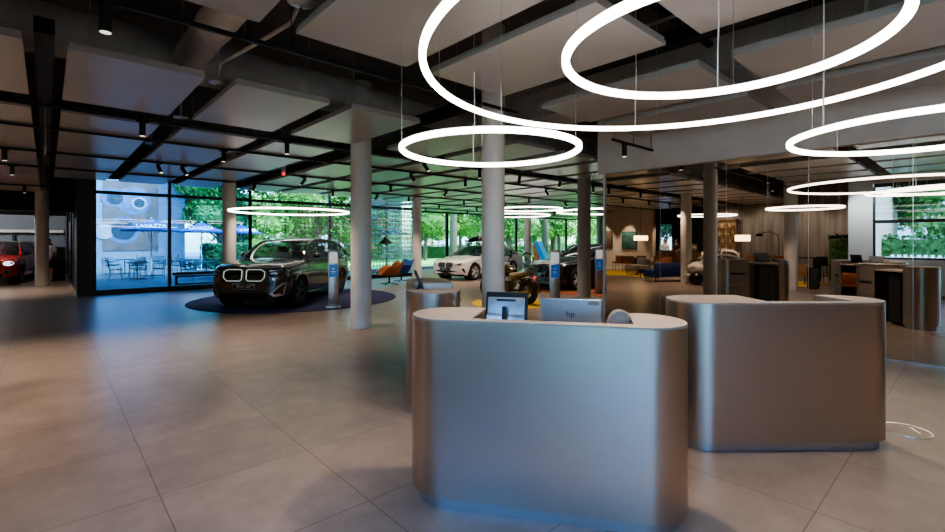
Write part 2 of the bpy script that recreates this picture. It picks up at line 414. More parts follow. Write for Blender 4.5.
# ---- facade glazing
def glazing(n0, axis, c, spans, z0, z1, zt, glass, depth=.10, sill=.10, head=True, mull=.09):
    """spans: boundaries along the axis; mullions at each, sill, transom zt and head"""
    k = n0
    a0, a1 = spans[0], spans[-1]
    def bx(name, u0, u1, w0, w1, m, par=None, th=depth):
        if axis == 'X': return slab(name, u0, u1, c-th/2, c+th/2, w0, w1, m, par)
        return slab(name, c-th/2, c+th/2, u0, u1, w0, w1, m, par)
    fr = MB()
    def fb(u0, u1, w0, w1, th=depth):
        if axis == 'X': fr.box(((u0+u1)/2, c, (w0+w1)/2), (u1-u0, th, w1-w0))
        else: fr.box((c, (u0+u1)/2, (w0+w1)/2), (th, u1-u0, w1-w0))
    fb(a0, a1, z0, z0+sill, depth*1.2); fb(a0, a1, z1-.12, z1, depth)
    if zt: fb(a0, a1, zt-.05, zt+.05, depth*1.02)
    for u in spans: fb(u-mull/2, u+mull/2, z0+sill, z1-.12, depth*.98)
    root = fr.build('window_%d' % k, M['frame'], smooth=0); struct(root)
    for i in range(len(spans)-1):
        bx('pane', spans[i]+mull/2, spans[i+1]-mull/2, z0+sill, (zt-.05) if zt else z1-.12, glass, root, .012)
        if zt: bx('pane', spans[i]+mull/2, spans[i+1]-mull/2, zt+.05, z1-.12, glass, root, .012)
    return root
gl1 = glazing(1, 'X', 18.5, [1.08, 3.05, 5.62], 0, 3.75, 3.2, M['pane_blue'], sill=.16)
gl1b = glazing(2, 'X', 18.5, [5.62, 8.75, 13.1], 0, 3.75, 3.2, M['pane'], sill=.16)
# low opening light beside the parasol bay
ol = MB()
for u0, u1, w0, w1 in ((3.12, 5.88, .52, .62), (3.2, 5.8, .18, .24), (3.2, 5.8, .44, .50), (3.2, 3.27, .18, .5), (5.73, 5.8, .18, .5)):
    ol.box(((u0+u1)/2, 18.44, (w0+w1)/2), (u1-u0, .1, w1-w0))
struct(ol.build('window_3', M['frame'], smooth=0))
glazing(4, 'Y', 13.1, [18.5, 21, 23.5], 0, 3.75, 3.5, M['pane'], mull=.07)
glazing(5, 'X', 23.5, [13.1, 19.2, 25.86, 32.04, 40], 0, 3.75, 3.5, M['pane'], mull=.2)
glazing(8, 'Y', -1.75, [-6.2, -4.3, -2.4, -.6], 0, 3.47, 2.28, M['pane_left'], sill=.06, mull=.07)
glazing(6, 'Y', -1.75, [-.6, 2.3], 1.12, 3.47, 2.28, M['pane_left'], sill=.06, mull=.07)
struct(slab('wall_window_low', -1.85, -1.65, -.6, 2.32, 0, 1.12, M['facade']))
struct(slab('wall_window_head', -1.85, -1.65, -6.2, 2.32, 3.47, 4.75, M['soffit']))
struct(slab('baseboard_window', -1.65, -1.63, -.6, 2.92, 0, .10, M['oak']))
glazing(7, 'Y', -12.4, [13.5, 13.9, 14.3], 1.0, 2.9, None, M['pane_left'], mull=.06)
for yy0, yy1 in ((18.45, 18.55),):
    struct(slab('wall_facade_head', 1.0, 13.15, yy0, yy1, 3.75, 4.75, M['darkwall']))
struct(slab('wall_facade_head_north', 13.05, 40, 23.45, 23.55, 3.75, 4.75, M['darkwall']))
struct(slab('wall_facade_head_side', 13.05, 13.15, 18.5, 23.5, 3.75, 4.75, M['darkwall']))
# skirting heater below the window beyond (low white box along the right facade)
struct(slab('trim_5', 13.3, 40, 23.0, 23.4, 0, .12, M['white']))
# ---- columns
def column(x, y, r, label, m='column', h=4.75):
    o = MB().lathe([(r, 0), (r, h)], 40).build('column', M[m], loc=(x, y, 0))
    return tag(o, label, 'column', 'round columns of the showroom', 'thing')
column(4.74, 4.75, .165, 'pale round column rising just behind the front reception desk')
column(4.51, 8.15, .198, 'pale round column in front of the navy carpet disc')
column(12.02, 8.15, .20, 'grey shaded round column by the black car and the mirror edge', 'column_shaded')
column(4.40, 16.6, .20, 'pale round column behind the dark grey car, by the parasol window')
column(11.95, 16.7, .20, 'pale round column beside the orange armchair')
column(18.72, 16.2, .19, 'slim pale round column behind the motorcycle and bicycle')
column(25.9, 16.4, .20, 'distant pale round column at the mirror edge beyond the black car')
column(-.14, 23.95, .20, 'bluish round column between the red car and the passage')
column(-1.35, 4.42, .20, 'round column by the timber wall, seen in the mirror behind the small ring')
column(-1.35, 7.95, .20, 'round column beside the cream bubble car, seen in the mirror')

# ------------------------------------------------------------------ ceiling: panels, tracks, ducts, spots
def panel_mesh(w, l):
    b = MB(); b.box((w/2, l/2, .02), (w, l, .04)); b.box((w/2, l/2, .06), (w-.02, l-.02, .035))
    for i in (.15, .85):
        for j in (.12, .88): b.cyl((w*i, l*j, .07), (w*i, l*j, 1.2), .004, n=5, caps=False)
    return b
rows = [(-4.9, -2.75), (-2.45, -.35), (-.05, 1.72), (2.04, 4.18), (6.0, 8.22), (9.0, 10.22), (10.34, 13.0), (13.12, 15.72), (15.86, 18.35)]
cols = [.15+1.51*k for k in range(-7, 3)]+[5.13+1.51*k for k in range(19)]
protos = {}
named = {(3, 1.66): 'large ceiling panel above the left end of the big rings', (3, 3.17): 'ceiling panel just in front of the front round column',
         (4, .15): 'blue tinted ceiling panel nearest the left, beneath the round duct', (4, 1.66): 'ceiling panel between the pale duct and the carpet disc column',
         (4, 3.17): 'ceiling panel touching the top of the carpet disc column', (4, -1.36): 'dim ceiling panel in the upper left corner of the photo',
         (2, 3.17): 'ceiling panel above the highest light ring', (3, 5.13): 'ceiling panel nearest the bulkhead above the mirror, behind the rings'}
def panel(x, y0, y1, ri):
    l = round(y1-y0, 2)
    key = l
    if key not in protos:
        o = panel_mesh(1.19, l).build('ceiling_baffle', M['panel'], smooth=0); protos[key] = o
        tag(o, None, 'ceiling panel', 'acoustic panels hung in a grid below the ceiling', 'thing')
    else:
        o = protos[key].copy(); COL.objects.link(o)
    o.location = (x, y0, CH)
    o['label'] = named.get((ri, round(x, 2)), 'flat grey rectangular panel of the hung ceiling grid, one among many alike')
for ri, (y0, y1) in enumerate(rows):
    for x in cols:
        if y0 < 4.1:
            if x < -1.7 or x > 7: continue
        elif x < -9.6: continue
        if x > 31.5: continue
        panel(x, y0, y1, ri)
for y0, y1 in ((18.65, 21.2), (21.3, 23.35)):
    for x in cols:
        if x > 13.3 and x < 31.5: panel(x, y0, y1, 20)
for y0, y1 in ((18.5, 21.3), (21.45, 24.3)):
    for x in cols:
        if -7 < x < -.5: panel(x, y0, y1, 21)

def rail(x0, x1, y, z=3.50, label=None, sec=.035):
    o = thing('track_rail', label, 'track', (x0, y, z), 0, 'black lighting tracks along the ceiling gaps')
    MB().box(((x1-x0)/2, 0, .02), (x1-x0, sec, .04)).build('rail_profile', M['black'], o, smooth=0)
    n = max(2, int((x1-x0)/4))
    for i in range(n+1): MB().cyl(((x1-x0)*(i+.1)/(n+.2), 0, .04), ((x1-x0)*(i+.1)/(n+.2), 0, 1.25), .005, n=5).build('hanger_rod', M['black'], o, smooth=0)
    return o
tracks = [(-1.5, 5.0, 4.52, 'nearest black lighting track, below the round duct'), (-9, 33, 8.60, 'second black lighting track from the front, past the carpet disc column'),
          (-9, 33, 10.28, 'third black lighting track from the front'), (-9, 33, 13.06, 'fourth black lighting track, above the dark grey car'),
          (-9, 33, 15.79, 'fifth black lighting track, near the facade'), (-7, .4, 21.38, 'black lighting track over the red car side'),
          (13, 33, 18.5, 'black lighting track over the white car side'), (13, 33, 21.25, 'black lighting track along the far right facade')]
for x0, x1, y, lb in tracks: rail(x0, x1, y, label=lb)
# broad dark service beams in the gaps between panel columns
def svc(x, y0, y1, label, w=.16, z=3.78, h=.16):
    o = slab('service_tray', x-w/2, x+w/2, y0, y1, z, z+h, M['black'])
    tag(o, label, 'cable tray', 'dark service trays above the panel gaps')
svc(4.995, -5, 18, 'dark service tray running above the gap by the round columns', .15)
svc(12.45, 6, 18, 'dark service tray above the grey shaded column', .3)
svc(-.02, 6.4, 18, 'dark service tray above the leftmost panel gap', .16)
svc(18.98, 6, 23, 'dark service tray above the bicycle column', .3)
# ducts
d = MB(); d.tube([(-9.3, 7.65, 4.25), (4.2, 7.65, 4.25)], .31, 28); d.tube([(4.2, 7.65, 4.25), (11.6, 7.65, 4.25)], .24, 28)
for x in [-9+.8*k for k in range(17)]: d.tube([(x-.01, 7.65, 4.25), (x+.03, 7.65, 4.25)], .32, 28)
tag(d.build('round_duct', M['duct'], smooth=40), 'dark round ventilation duct crossing the ceiling behind the nearest track', 'duct')
d = MB(); d.tube([(1.42, 4.25, 4.15), (1.42, 7.2, 4.15)], .19, 24)
d.tube([(1.42, 4.3, 4.15), (1.42, 4.2, 4.22), (1.42, 4.1, 4.4), (1.42, 4.08, 4.72)], .19, 24)
for y in (4.5, 5.9): d.tube([(1.42, y, 4.15), (1.42, y+.05, 4.15)], .202, 24)
tag(d.build('pale_duct', M['duct_light'], smooth=40), 'pale round duct running toward the window at upper left', 'duct')
d = MB(); d.tube([(-.12, 5.2, 4.72), (-.12, 5.2, 3.95), ], .2, 24)
tag(d.build('duct_stub', M['duct_light'], smooth=40), 'short pale duct stub hanging at the upper left corner', 'duct')
d = MB(); d.box((7.4, 1, 4.3), (.9, 14, .5)); tag(d.build('rectangular_duct', M['duct'], smooth=0), 'flat metal duct above the light rings by the mirror wall', 'duct')
tag(MB().tube([(3.3, 2.6, 4.45), (6.9, 2.6, 4.45)], .05, 10).build('conduit', M['black']), 'dark conduit above the panels over the rings', 'conduit')
for i, (pts, lb) in enumerate([
    ([(1.95, 3.9, 4.6), (2.05, 4.6, 4.5), (2.0, 5.2, 4.1), (1.75, 5.6, 3.92), (1.6, 6.4, 3.9), (1.58, 6.5, 3.72)], 'thin flexible hose dropping to a ceiling disc by the pale duct'),
    ([(5.6, 2.4, 4.4), (5.2, 2.9, 4.2), (4.75, 3.2, 4.1), (4.6, 3.6, 4.3), (4.7, 4.2, 4.5)], 'grey flexible hose looping behind the highest ring'),
    ([(4.75, 1.9, 4.5), (4.7, 1.75, 4.15), (4.85, 1.6, 4.05), (4.95, 1.75, 4.2), (4.85, 1.85, 4.5)], 'coiled black cable above the middle of the rings')]):
    tag(MB().tube(pts, .022, 8).build('flexible_hose', M['duct_light' if i < 2 else 'black']), lb, 'hose')
# spotlights
def make_spot():
    r = thing('track_spotlight', None, 'spotlight', (0, 0, 3.5), 0, 'black cylinder spotlights on the tracks')
    MB().box((0, 0, -.01), (.16, .034, .03)).build('adapter', M['black'], r, smooth=0)
    b = MB(); b.cyl((0, 0, 0), (0, 0, -.225), .042, n=24)
    b.build('housing', M['black'], r)
    MB().cyl((0, 0, -.224), (0, 0, -.229), .036, n=24).build('lens', M['lens'], r)
    return r
def make_tilt_spot():
    r = thing('track_spotlight', None, 'spotlight', (0, 0, 3.5), 0, 'black cylinder spotlights on the tracks')
    MB().box((0, 0, -.01), (.16, .034, .03)).build('adapter', M['black'], r, smooth=0)
    MB().cyl((0, 0, -.02), (0, 0, -.10), .012, n=10).build('bracket', M['black'], r)
    b = MB(); b.cyl((.055, 0, -.04), (-.07, 0, -.22), .042, n=24)
    b.build('housing', M['black'], r)
    MB().cyl((-.0695, 0, -.2195), (-.0715, 0, -.224), .036, n=24).build('lens', M['lens'], r)
    return r
sp0, sp1 = make_spot(), make_tilt_spot(); used = [0, 0]
spots = []
def spot(x, y, tilt, label, rz=0, z=3.5):
    p = (sp0, sp1)[tilt]
    if not used[tilt]: used[tilt] = 1; o = p
    else: o = dup(p)
    o.location = (x, y, z); o.rotation_euler = (0, 0, rz); o['label'] = label
    spots.append((x, y))
spot(.33, 4.52, 0, 'large black cylinder spotlight nearest the camera at upper left')
spot(1.07, 8.60, 0, 'black spotlight under the blue tinted panels, left of the pale duct')
spot(3.25, 8.60, 0, 'black spotlight just left of the carpet disc column top')
spot(2.62, 10.28, 0, 'black spotlight on the third track, left of the carpet disc column')
spot(2.45, 13.06, 1, 'tilted black spotlight above the dark grey car', 2.4)
spot(1.95, 13.06, 1, 'tilted black spotlight left of the dark grey car', 2.0)
spot(4.9, 15.79, 1, 'small tilted spotlight above the window behind the dark grey car', .5)
spot(7.55, 4.28, 0, 'black spotlight on the short bar against the bulkhead', z=3.40)
rail(7.15, 8.6, 4.28, 3.40, 'short black track bar against the pale bulkhead')
gen = 'small black spotlight on a track among the many alike'
for y, xs in ((8.6, (6.4, 8.1, 9.6, 11.4, 13.2, 15.6, -2.4, -4.6)), (10.28, (5.6, 7.2, 9.1, 10.4, 12.9, 14.8, -.62, -2.9, -5)), (13.06, (5.4, 7.0, 8.3, 10.6, 12.6, 15.2, 17.8, -.62, -3.4)),
              (15.79, (7.6, 9.4, 10.9, 13.9, 16.6, 19.9, 22.3, -.62, -3, -6)), (21.38, (-.55, -2.2, -4)), (18.5, (14.6, 17.2, 20.4, 24)), (21.25, (15.8, 19.0, 23.2))):
    for i, x in enumerate(xs):
        if y < 9 and x < -1 or True:
            spot(x, y, 0 if x < 0 else (i*7+int(y)) % 3 != 0, gen, random.uniform(0, 6.28))
# ceiling discs
def make_disc():
    r = thing('ceiling_disc', None, 'ceiling fitting', (0, 0, 0), 0, 'round metal ceiling discs with a nozzle')
    MB().lathe([(.02, .0), (.105, .012), (.11, .02), (.02, .03)], 28).build('plate', M['steel'], r)
    MB().cyl((0, 0, -.035), (0, 0, .03), .016, n=12).build('nozzle', M['chrome'], r)
    MB().cyl((0, 0, .03), (0, 0, .44), .018, n=10).build('drop_pipe', M['duct_light'], r)
    return r
dc = make_disc()
for i, (x, y, lb) in enumerate([(1.585, 6.5, 'round metal disc in the panel gap at upper left, nearest the camera'), (1.60, 8.75, 'second round metal disc, further along the upper left panel gap'),
        (1.57, 3.85, 'round metal disc at the top edge of the photo'), (5.40, .70, 'round metal disc beside the right end of the highest ring'), (5.45, 3.9, 'round metal disc half hidden behind the highest ring'),
        (1.58, 11.5, 'small distant metal disc in the panel gap left of the car')]):
    o = dc if i == 0 else dup(dc); o.location = (x, y, 3.66); o['label'] = lb
al = thing('fire_alarm', 'small red and white alarm beacon on the ceiling near the carpet disc column', 'alarm', (4.78, 12.9, 3.5))
MB().cyl((0, 0, .05), (0, 0, .3), .05, n=16).build('alarm_base', M['white'], al)
MB().ball((0, 0, .03), (.055, .055, .06)).build('red_lens', M['red_light'], al)
for x, y, l0 in ((-.02, 9.3, 'slim hanging probe in the leftmost panel gap'),):
    t = thing('hanging_sensor', l0, 'sensor', (x, y, 2.95)); MB().cyl((0, 0, .12), (0, 0, .85), .004, n=6).build('cable', M['steel'], t); MB().cyl((0, 0, 0), (0, 0, .12), .012, n=10).build('probe', M['steel'], t)
# ------------------------------------------------------------------ reception desks
DH = 1.19
def make_desk(name, label, L, D, loc, d, pk=1.04):
    rz = atan2(d[1], d[0]); r = .265
    t = thing(name, label, 'reception desk', (loc[0], loc[1], 0), rz, 'curved metal reception desks')
    pa, pb = L-pk, L-.32
    def outline(ins, pocket=True, wall=.10):
        o = rrect(ins, L-ins, ins, D-ins, r-ins*.6, 12)
        k = 13
        if pocket: o = o[:k]+[(pb, D-ins), (pb, wall), (pa, wall), (pa, D-ins)]+o[k:]
        return o
    def ushape(b, out, z0, z1): return b.prism(out, z0, z1)
    b = MB(); ushape(b, outline(0), .08, DH-.012); b.build('shell', M['desk'], t, smooth=30)
    b = MB(); ushape(b, outline(.003), DH-.012, DH); b.build('counter_top', M['desk_top'], t, smooth=30)
    b = MB(); ushape(b, outline(.035), 0, .08); b.build('plinth', M['plinth'], t, smooth=30)
    b = MB(); b.box(((pa+pb)/2, (.10+D+.02)/2, 1.085), (pb-pa-.004, D-.08, .03)); b.build('worktop', M['desk_top'], t, smooth=0)
    b = MB(); b.box((pa+.42, .3, .55), (.30, .36, .95)); b.build('computer_cupboard', M['dark'], t, smooth=0)
    for z0, z1 in ((.09, .50), (.51, .86), (.87, 1.15)):
        dr = MB().box(((r+pa)/2, D+.006, (z0+z1)/2), (pa-r-.01, .014, z1-z0-.008)).build('drawer', M['desk_in'], t, smooth=0)
        if .6 < z1 < 1:
            MB().box(((r+pa)/2-.02, D+.0135, .80), (pa-r-.12, .004, .05)).build('drawer_slot', M['black'], dr, smooth=0)
    return t
fd, fn = (.565, -.825), (.825, .565)
front = make_desk('reception_desk', 'nearest and largest metal reception desk in the centre, with laptop and card screen on top', 1.745, .56, (-1.125*fd[0]+2.78*fn[0], -1.125*fd[1]+2.78*fn[1]), fd, 1.30)
rd, rn = (.752, -.659), (.659, .752)
right = make_desk('reception_desk', 'empty metal reception desk on the right, beside the mirror wall', 1.77, .55, (1.745*rd[0]+3.64*rn[0], 1.745*rd[1]+3.64*rn[1]), rd)
ld = (-.56, -.83)
left = make_desk('reception_desk', 'metal reception desk behind the nearest one, showing its narrow rounded end', 1.78, .54, (3.50, 5.14), ld)

def on_desk(desk, s, t, h):
    return desk.matrix_basis @ Vector((s, t, h))
def place(desk, s, t, h, a=0):
    p = on_desk(desk, s, t, h)
    return tuple(p), desk.rotation_euler[2]+a
# silver laptop, back of the lid to the visitor
p, a = place(front, 1.055, .24, 1.10)
lp = thing('laptop', 'silver laptop with its lid back to the visitor on the nearest desk', 'laptop', p, a)
b = MB(); b.box((0, .15, .009), (.375, .27, .018), b=.004); b.build('base', M['silver'], lp)
b = MB(); b.box((0, .14, .0195), (.35, .12, .003)); b.build('keyboard', M['dark'], lp, smooth=0)
T = Matrix.Translation((0, .015, .015)) @ Matrix.Rotation(radians(12), 4, 'X')
b = MB(); b.box((0, 0, .102), (.375, .007, .205), T=T, b=.003); lid = b.build('lid', M['silver'], lp)
b = MB(); b.box((0, .0040, .105), (.35, .002, .18), T=T); b.build('display', M['screen_dim'], lid, smooth=0)
text('logo', 'hp', .055, T @ frameT((0, -.0045, .105), (1, 0, 0), (0, 0, 1)), M['black'], lid)
b = MB(); b.box((.14, -.0045, .182), (.065, .002, .026), T=T); st = b.build('sticker', M['desk_in'], lid, smooth=0)
# card screen (back of a touch display on a foot)
p, a = place(front, .63, .26, 1.10)
ts = thing('touch_display', 'black edged touch display seen from its silver back on the nearest desk', 'display', p, a-.04)
T = Matrix.Translation((0, 0, .0)) @ Matrix.Rotation(radians(-14), 4, 'X')
b = MB(); b.box((0, .03, .125), (.285, .022, .245), T=T, b=.006); b.build('bezel', M['black'], ts)
b = MB(); b.box((0, .012, .115), (.25, .02, .19), T=T, b=.006); b.build('back_cover', M['silver'], ts)
b = MB(); b.box((0, .0015, .190), (.13, .003, .014), T=T); b.build('vent_slot', M['black'], ts, smooth=0)
b = MB(); b.box((0, .0, .06), (.255, .012, .075), T=T, b=.004); b.build('lower_cover', M['plinth'], ts)
b = MB(); b.tube([(0, -.012, .15), (.0, -.02, .09), (-.008, -.025, .03), (-.02, -.02, .006)], .014, 10); b.build('cable_slot', M['black'], ts)
b = MB(); b.box((0, .03, .005), (.2, .12, .01), b=.003); b.build('foot', M['dark'], ts)
p, a = place(front, 1.365, .36, 1.10)
hd = thing('desk_hood', 'small rounded grey hood at the right end of the nearest desk', 'desk hood', p, a)
arc = [(.088*cos(radians(t)), .135*sin(radians(t))) for t in range(0, 181, 10)]
T = Matrix(((1, 0, 0, 0), (0, 0, 1, 0), (0, 1, 0, 0), (0, 0, 0, 1)))
MB().prism(arc, -.06, .06, T).build('hood_shell', M['desk_in'], hd, smooth=40)
MB().prism([(x*.82, y*.8) for x, y in arc], -.062, -.058, T).build('hood_opening', M['desk_in'], hd)
# curly cable between the screens
tag(MB().tube([on_desk(front, .88, .2, 1.105)+Vector((.03*cos(t), .03*sin(t), .004+.002*t)) for t in [k*.35 for k in range(24)]], .004, 6).build('coiled_cable', M['black']), 'small coil of black cable between the touch display and the laptop', 'cable')
# leftover desk: monitor edge on
p, a = place(left, 1.18, .14, 1.10)
mo = thing('desk_monitor', 'tilted black monitor seen almost edge on, on the desk behind', 'monitor', p, a)
T = Matrix.Translation((0, .03, .01)) @ Matrix.Rotation(radians(24), 4, 'X')
b = MB(); b.box((0, .03, .13), (.36, .03, .25), T=T, b=.008); b.build('screen_case', M['dark'], mo)
b = MB(); b.box((0, .041, .115), (.29, .003, .18), T=T); b.build('display', M['screen_dim'], mo, smooth=0)
b = MB(); b.box((0, -.02, .008), (.18, .16, .016), b=.005); b.cyl((0, -.04, .01), (0, .02, .14), .018); b.build('stand', M['dark'], mo)
# floor outlet lid
fo = thing('floor_outlet', 'round metal ringed outlet lid set in the floor right of the desks', 'floor outlet', (5.62, .46, .0))
MB().lathe([(.0, .0), (.165, .0), (.165, .004), (.15, .0045), (0, .0045)], 40).build('lid', M['floor'], fo)
MB().lathe([(.165, 0), (.18, 0), (.18, .006), (.165, .006)], 40, cap=False).build('metal_ring', M['chrome'], fo)
MB().box((.0, -.07, .006), (.16, .02, .004)).build('lid_grip', M['chrome'], fo, smooth=0)
fo.rotation_euler = (0, 0, .5)
# bar stool behind the desks (orange seat)
def bar_stool(loc, rz, label, m='orange'):
    t = thing('bar_stool', label, 'stool', loc, rz, 'orange bar stools')
    b = MB(); b.box((0, 0, .735), (.42, .42, .05), b=.02); b.build('seat', M[m], t)
    b = MB(); b.box((0, -.2, .90), (.42, .05, .32), T=Matrix.Rotation(radians(-4), 4, 'X'), b=.02); b.build('backrest', M[m], t)
    for i in (-1, 1):
        for j in (-1, 1): MB().tube([(i*.15, j*.15, .72), (i*.22, j*.22, 0)], .012, 8).build('leg', M['black'], t)
    MB().tube([(-.2, -.2, .28), (.2, -.2, .28), (.2, .2, .28), (-.2, .2, .28)], .01, 8, closed=True).build('foot_ring', M['black'], t)
    return t
q = on_desk(front, 1.28, 1.05, 0); bs_ = bar_stool((q.x, q.y, 0), front.rotation_euler[2]+pi, 'orange bar stool behind the nearest desk, seen in the mirror'); bs_.scale = (1, 1, .85)

# ------------------------------------------------------------------ ring lights
def ring(label, X, Y, h, R, tw=.047, th=.05, wires=4, top=4.74, a0=.3):
    t = thing('ring_light', label, 'ring light', (X, Y, h), 0, 'large glowing ring pendants')
    n = 128; sec = [(-tw/2, -th/2+.014), (-tw/2+.014, -th/2), (tw/2-.014, -th/2), (tw/2, -th/2+.014), (tw/2, th/2-.006), (-tw/2, th/2-.006)]
    rows_ = [[((R+x)*cos(2*pi*i/n), (R+x)*sin(2*pi*i/n), z) for x, z in sec] for i in range(n)]
    b = MB(); b.grid(rows_+[rows_[0]], closed=True); b.build('light_ring', M['ring'], t, smooth=50)
    rows_ = [[((R+x)*cos(2*pi*i/n), (R+x)*sin(2*pi*i/n), z) for x, z in ((-tw/2+.004, th/2-.006), (tw/2-.004, th/2-.006), (tw/2-.004, th/2), (-tw/2+.004, th/2))] for i in range(n)]
    b = MB(); b.grid(rows_+[rows_[0]], closed=True); b.build('ring_housing', M['white'], t, smooth=50)
    for k in range(wires):
        a = a0+2*pi*k/wires
        MB().cyl((R*cos(a), R*sin(a), th/2), (R*cos(a), R*sin(a), top-h), .0025, n=6).build('suspension_wire', M['steel'], t)
    a = a0+.12
    MB().tube([(R*cos(a), R*sin(a), th/2), (R*cos(a), R*sin(a), .30), (R*cos(a)+.02, R*sin(a), .5), (R*cos(a), R*sin(a), top-h)], .006, 6).build('power_cable', M['white'], t)
    return t
ring('smallest low ring light, hung in front of the front round column', 3.05, 3.10, 2.525, .815, a0=.9)
ring('highest and widest ring light, reaching from the front column to the right edge', 3.37, 1.45, 2.935, 1.86, a0=.55)
ring('middle sized ring light cut by the top edge of the photo', 2.87, 1.06, 2.79, .845, a0=.2)
ring('ring light at the right edge, close to the mirror', 5.52, .33, 2.60, .96, a0=2.4)
ring('wide ring light hung above the dark grey car', 5.19, 13.42, 2.52, 1.60, a0=.4)
ring('distant ring light over the white car', 16.5, 15.0, 2.9, 1.6, a0=.5)
ring('distant ring light over the black car', 15.0, 9.3, 2.75, 1.7, a0=.5)
ring('distant ring light over the motorcycle, under the ceiling', 14.2, 12.2, 2.95, 1.3, a0=.1)
ring('ring light above the bubble car, seen in the mirror', -3.0, 7.8, 2.75, 1.1)

# ------------------------------------------------------------------ carpets and info pedestals
def disc_rug(name, label, cat, x, y, R, m, h=.012):
    b = MB(); b.lathe([(0, 0), (R, 0), (R, h*.6), (R-.02, h), (0, h)], 96)
    return tag(b.build(name, M[m], loc=(x, y, .001)), label, cat)
disc_rug('round_carpet', 'round navy carpet under the dark grey car', 'carpet', 5.42, 13.5, 2.82, 'mat_navy')
disc_rug('round_rug', 'bright yellow round rug under the motorcycle', 'rug', 9.3, 8.55, 1.12, 'yellow')
disc_rug('rust_carpet', 'round rust coloured carpet under the black car', 'carpet', 15.0, 9.25, 3.0, 'rust')
def pedestal(x, y, rz, label):
    t = thing('info_pedestal', label, 'info stand', (x, y, 0), rz, 'slim grey info pedestals beside the cars')
    b = MB(); b.box((0, 0, .012), (.36, .34, .024), b=.006); b.build('base_plate', M['steel'], t)
    b = MB(); b.box((0, 0, .74), (.255, .10, 1.43), b=.006); b.build('post', M['desk'], t)
    b = MB(); b.box((0, -.0525, 1.26), (.20, .006, .28)); b.build('info_card', M['card'], t, smooth=0)
    b = MB(); b.box((0, -.0525, .93), (.21, .006, .32)); s = b.build('touch_screen', M['screen'], t, smooth=0)
    b = MB(); b.box((0, -.056, .98), (.07, .002, .03)); b.box((0, -.056, .91), (.11, .002, .02)); b.box((0, -.056, .87), (.08, .002, .012)); b.build('screen_text', M['white'], s, smooth=0)
    return t
pedestal(5.36, 11.10, -.42, 'grey info pedestal on the navy carpet by the dark grey car')
pedestal(9.35, 7.20, -.72, 'grey info pedestal with blue screen between the motorcycle and the black car')
pedestal(13.05, 8.28, -.9, 'grey info pedestal half hidden behind the grey shaded column')
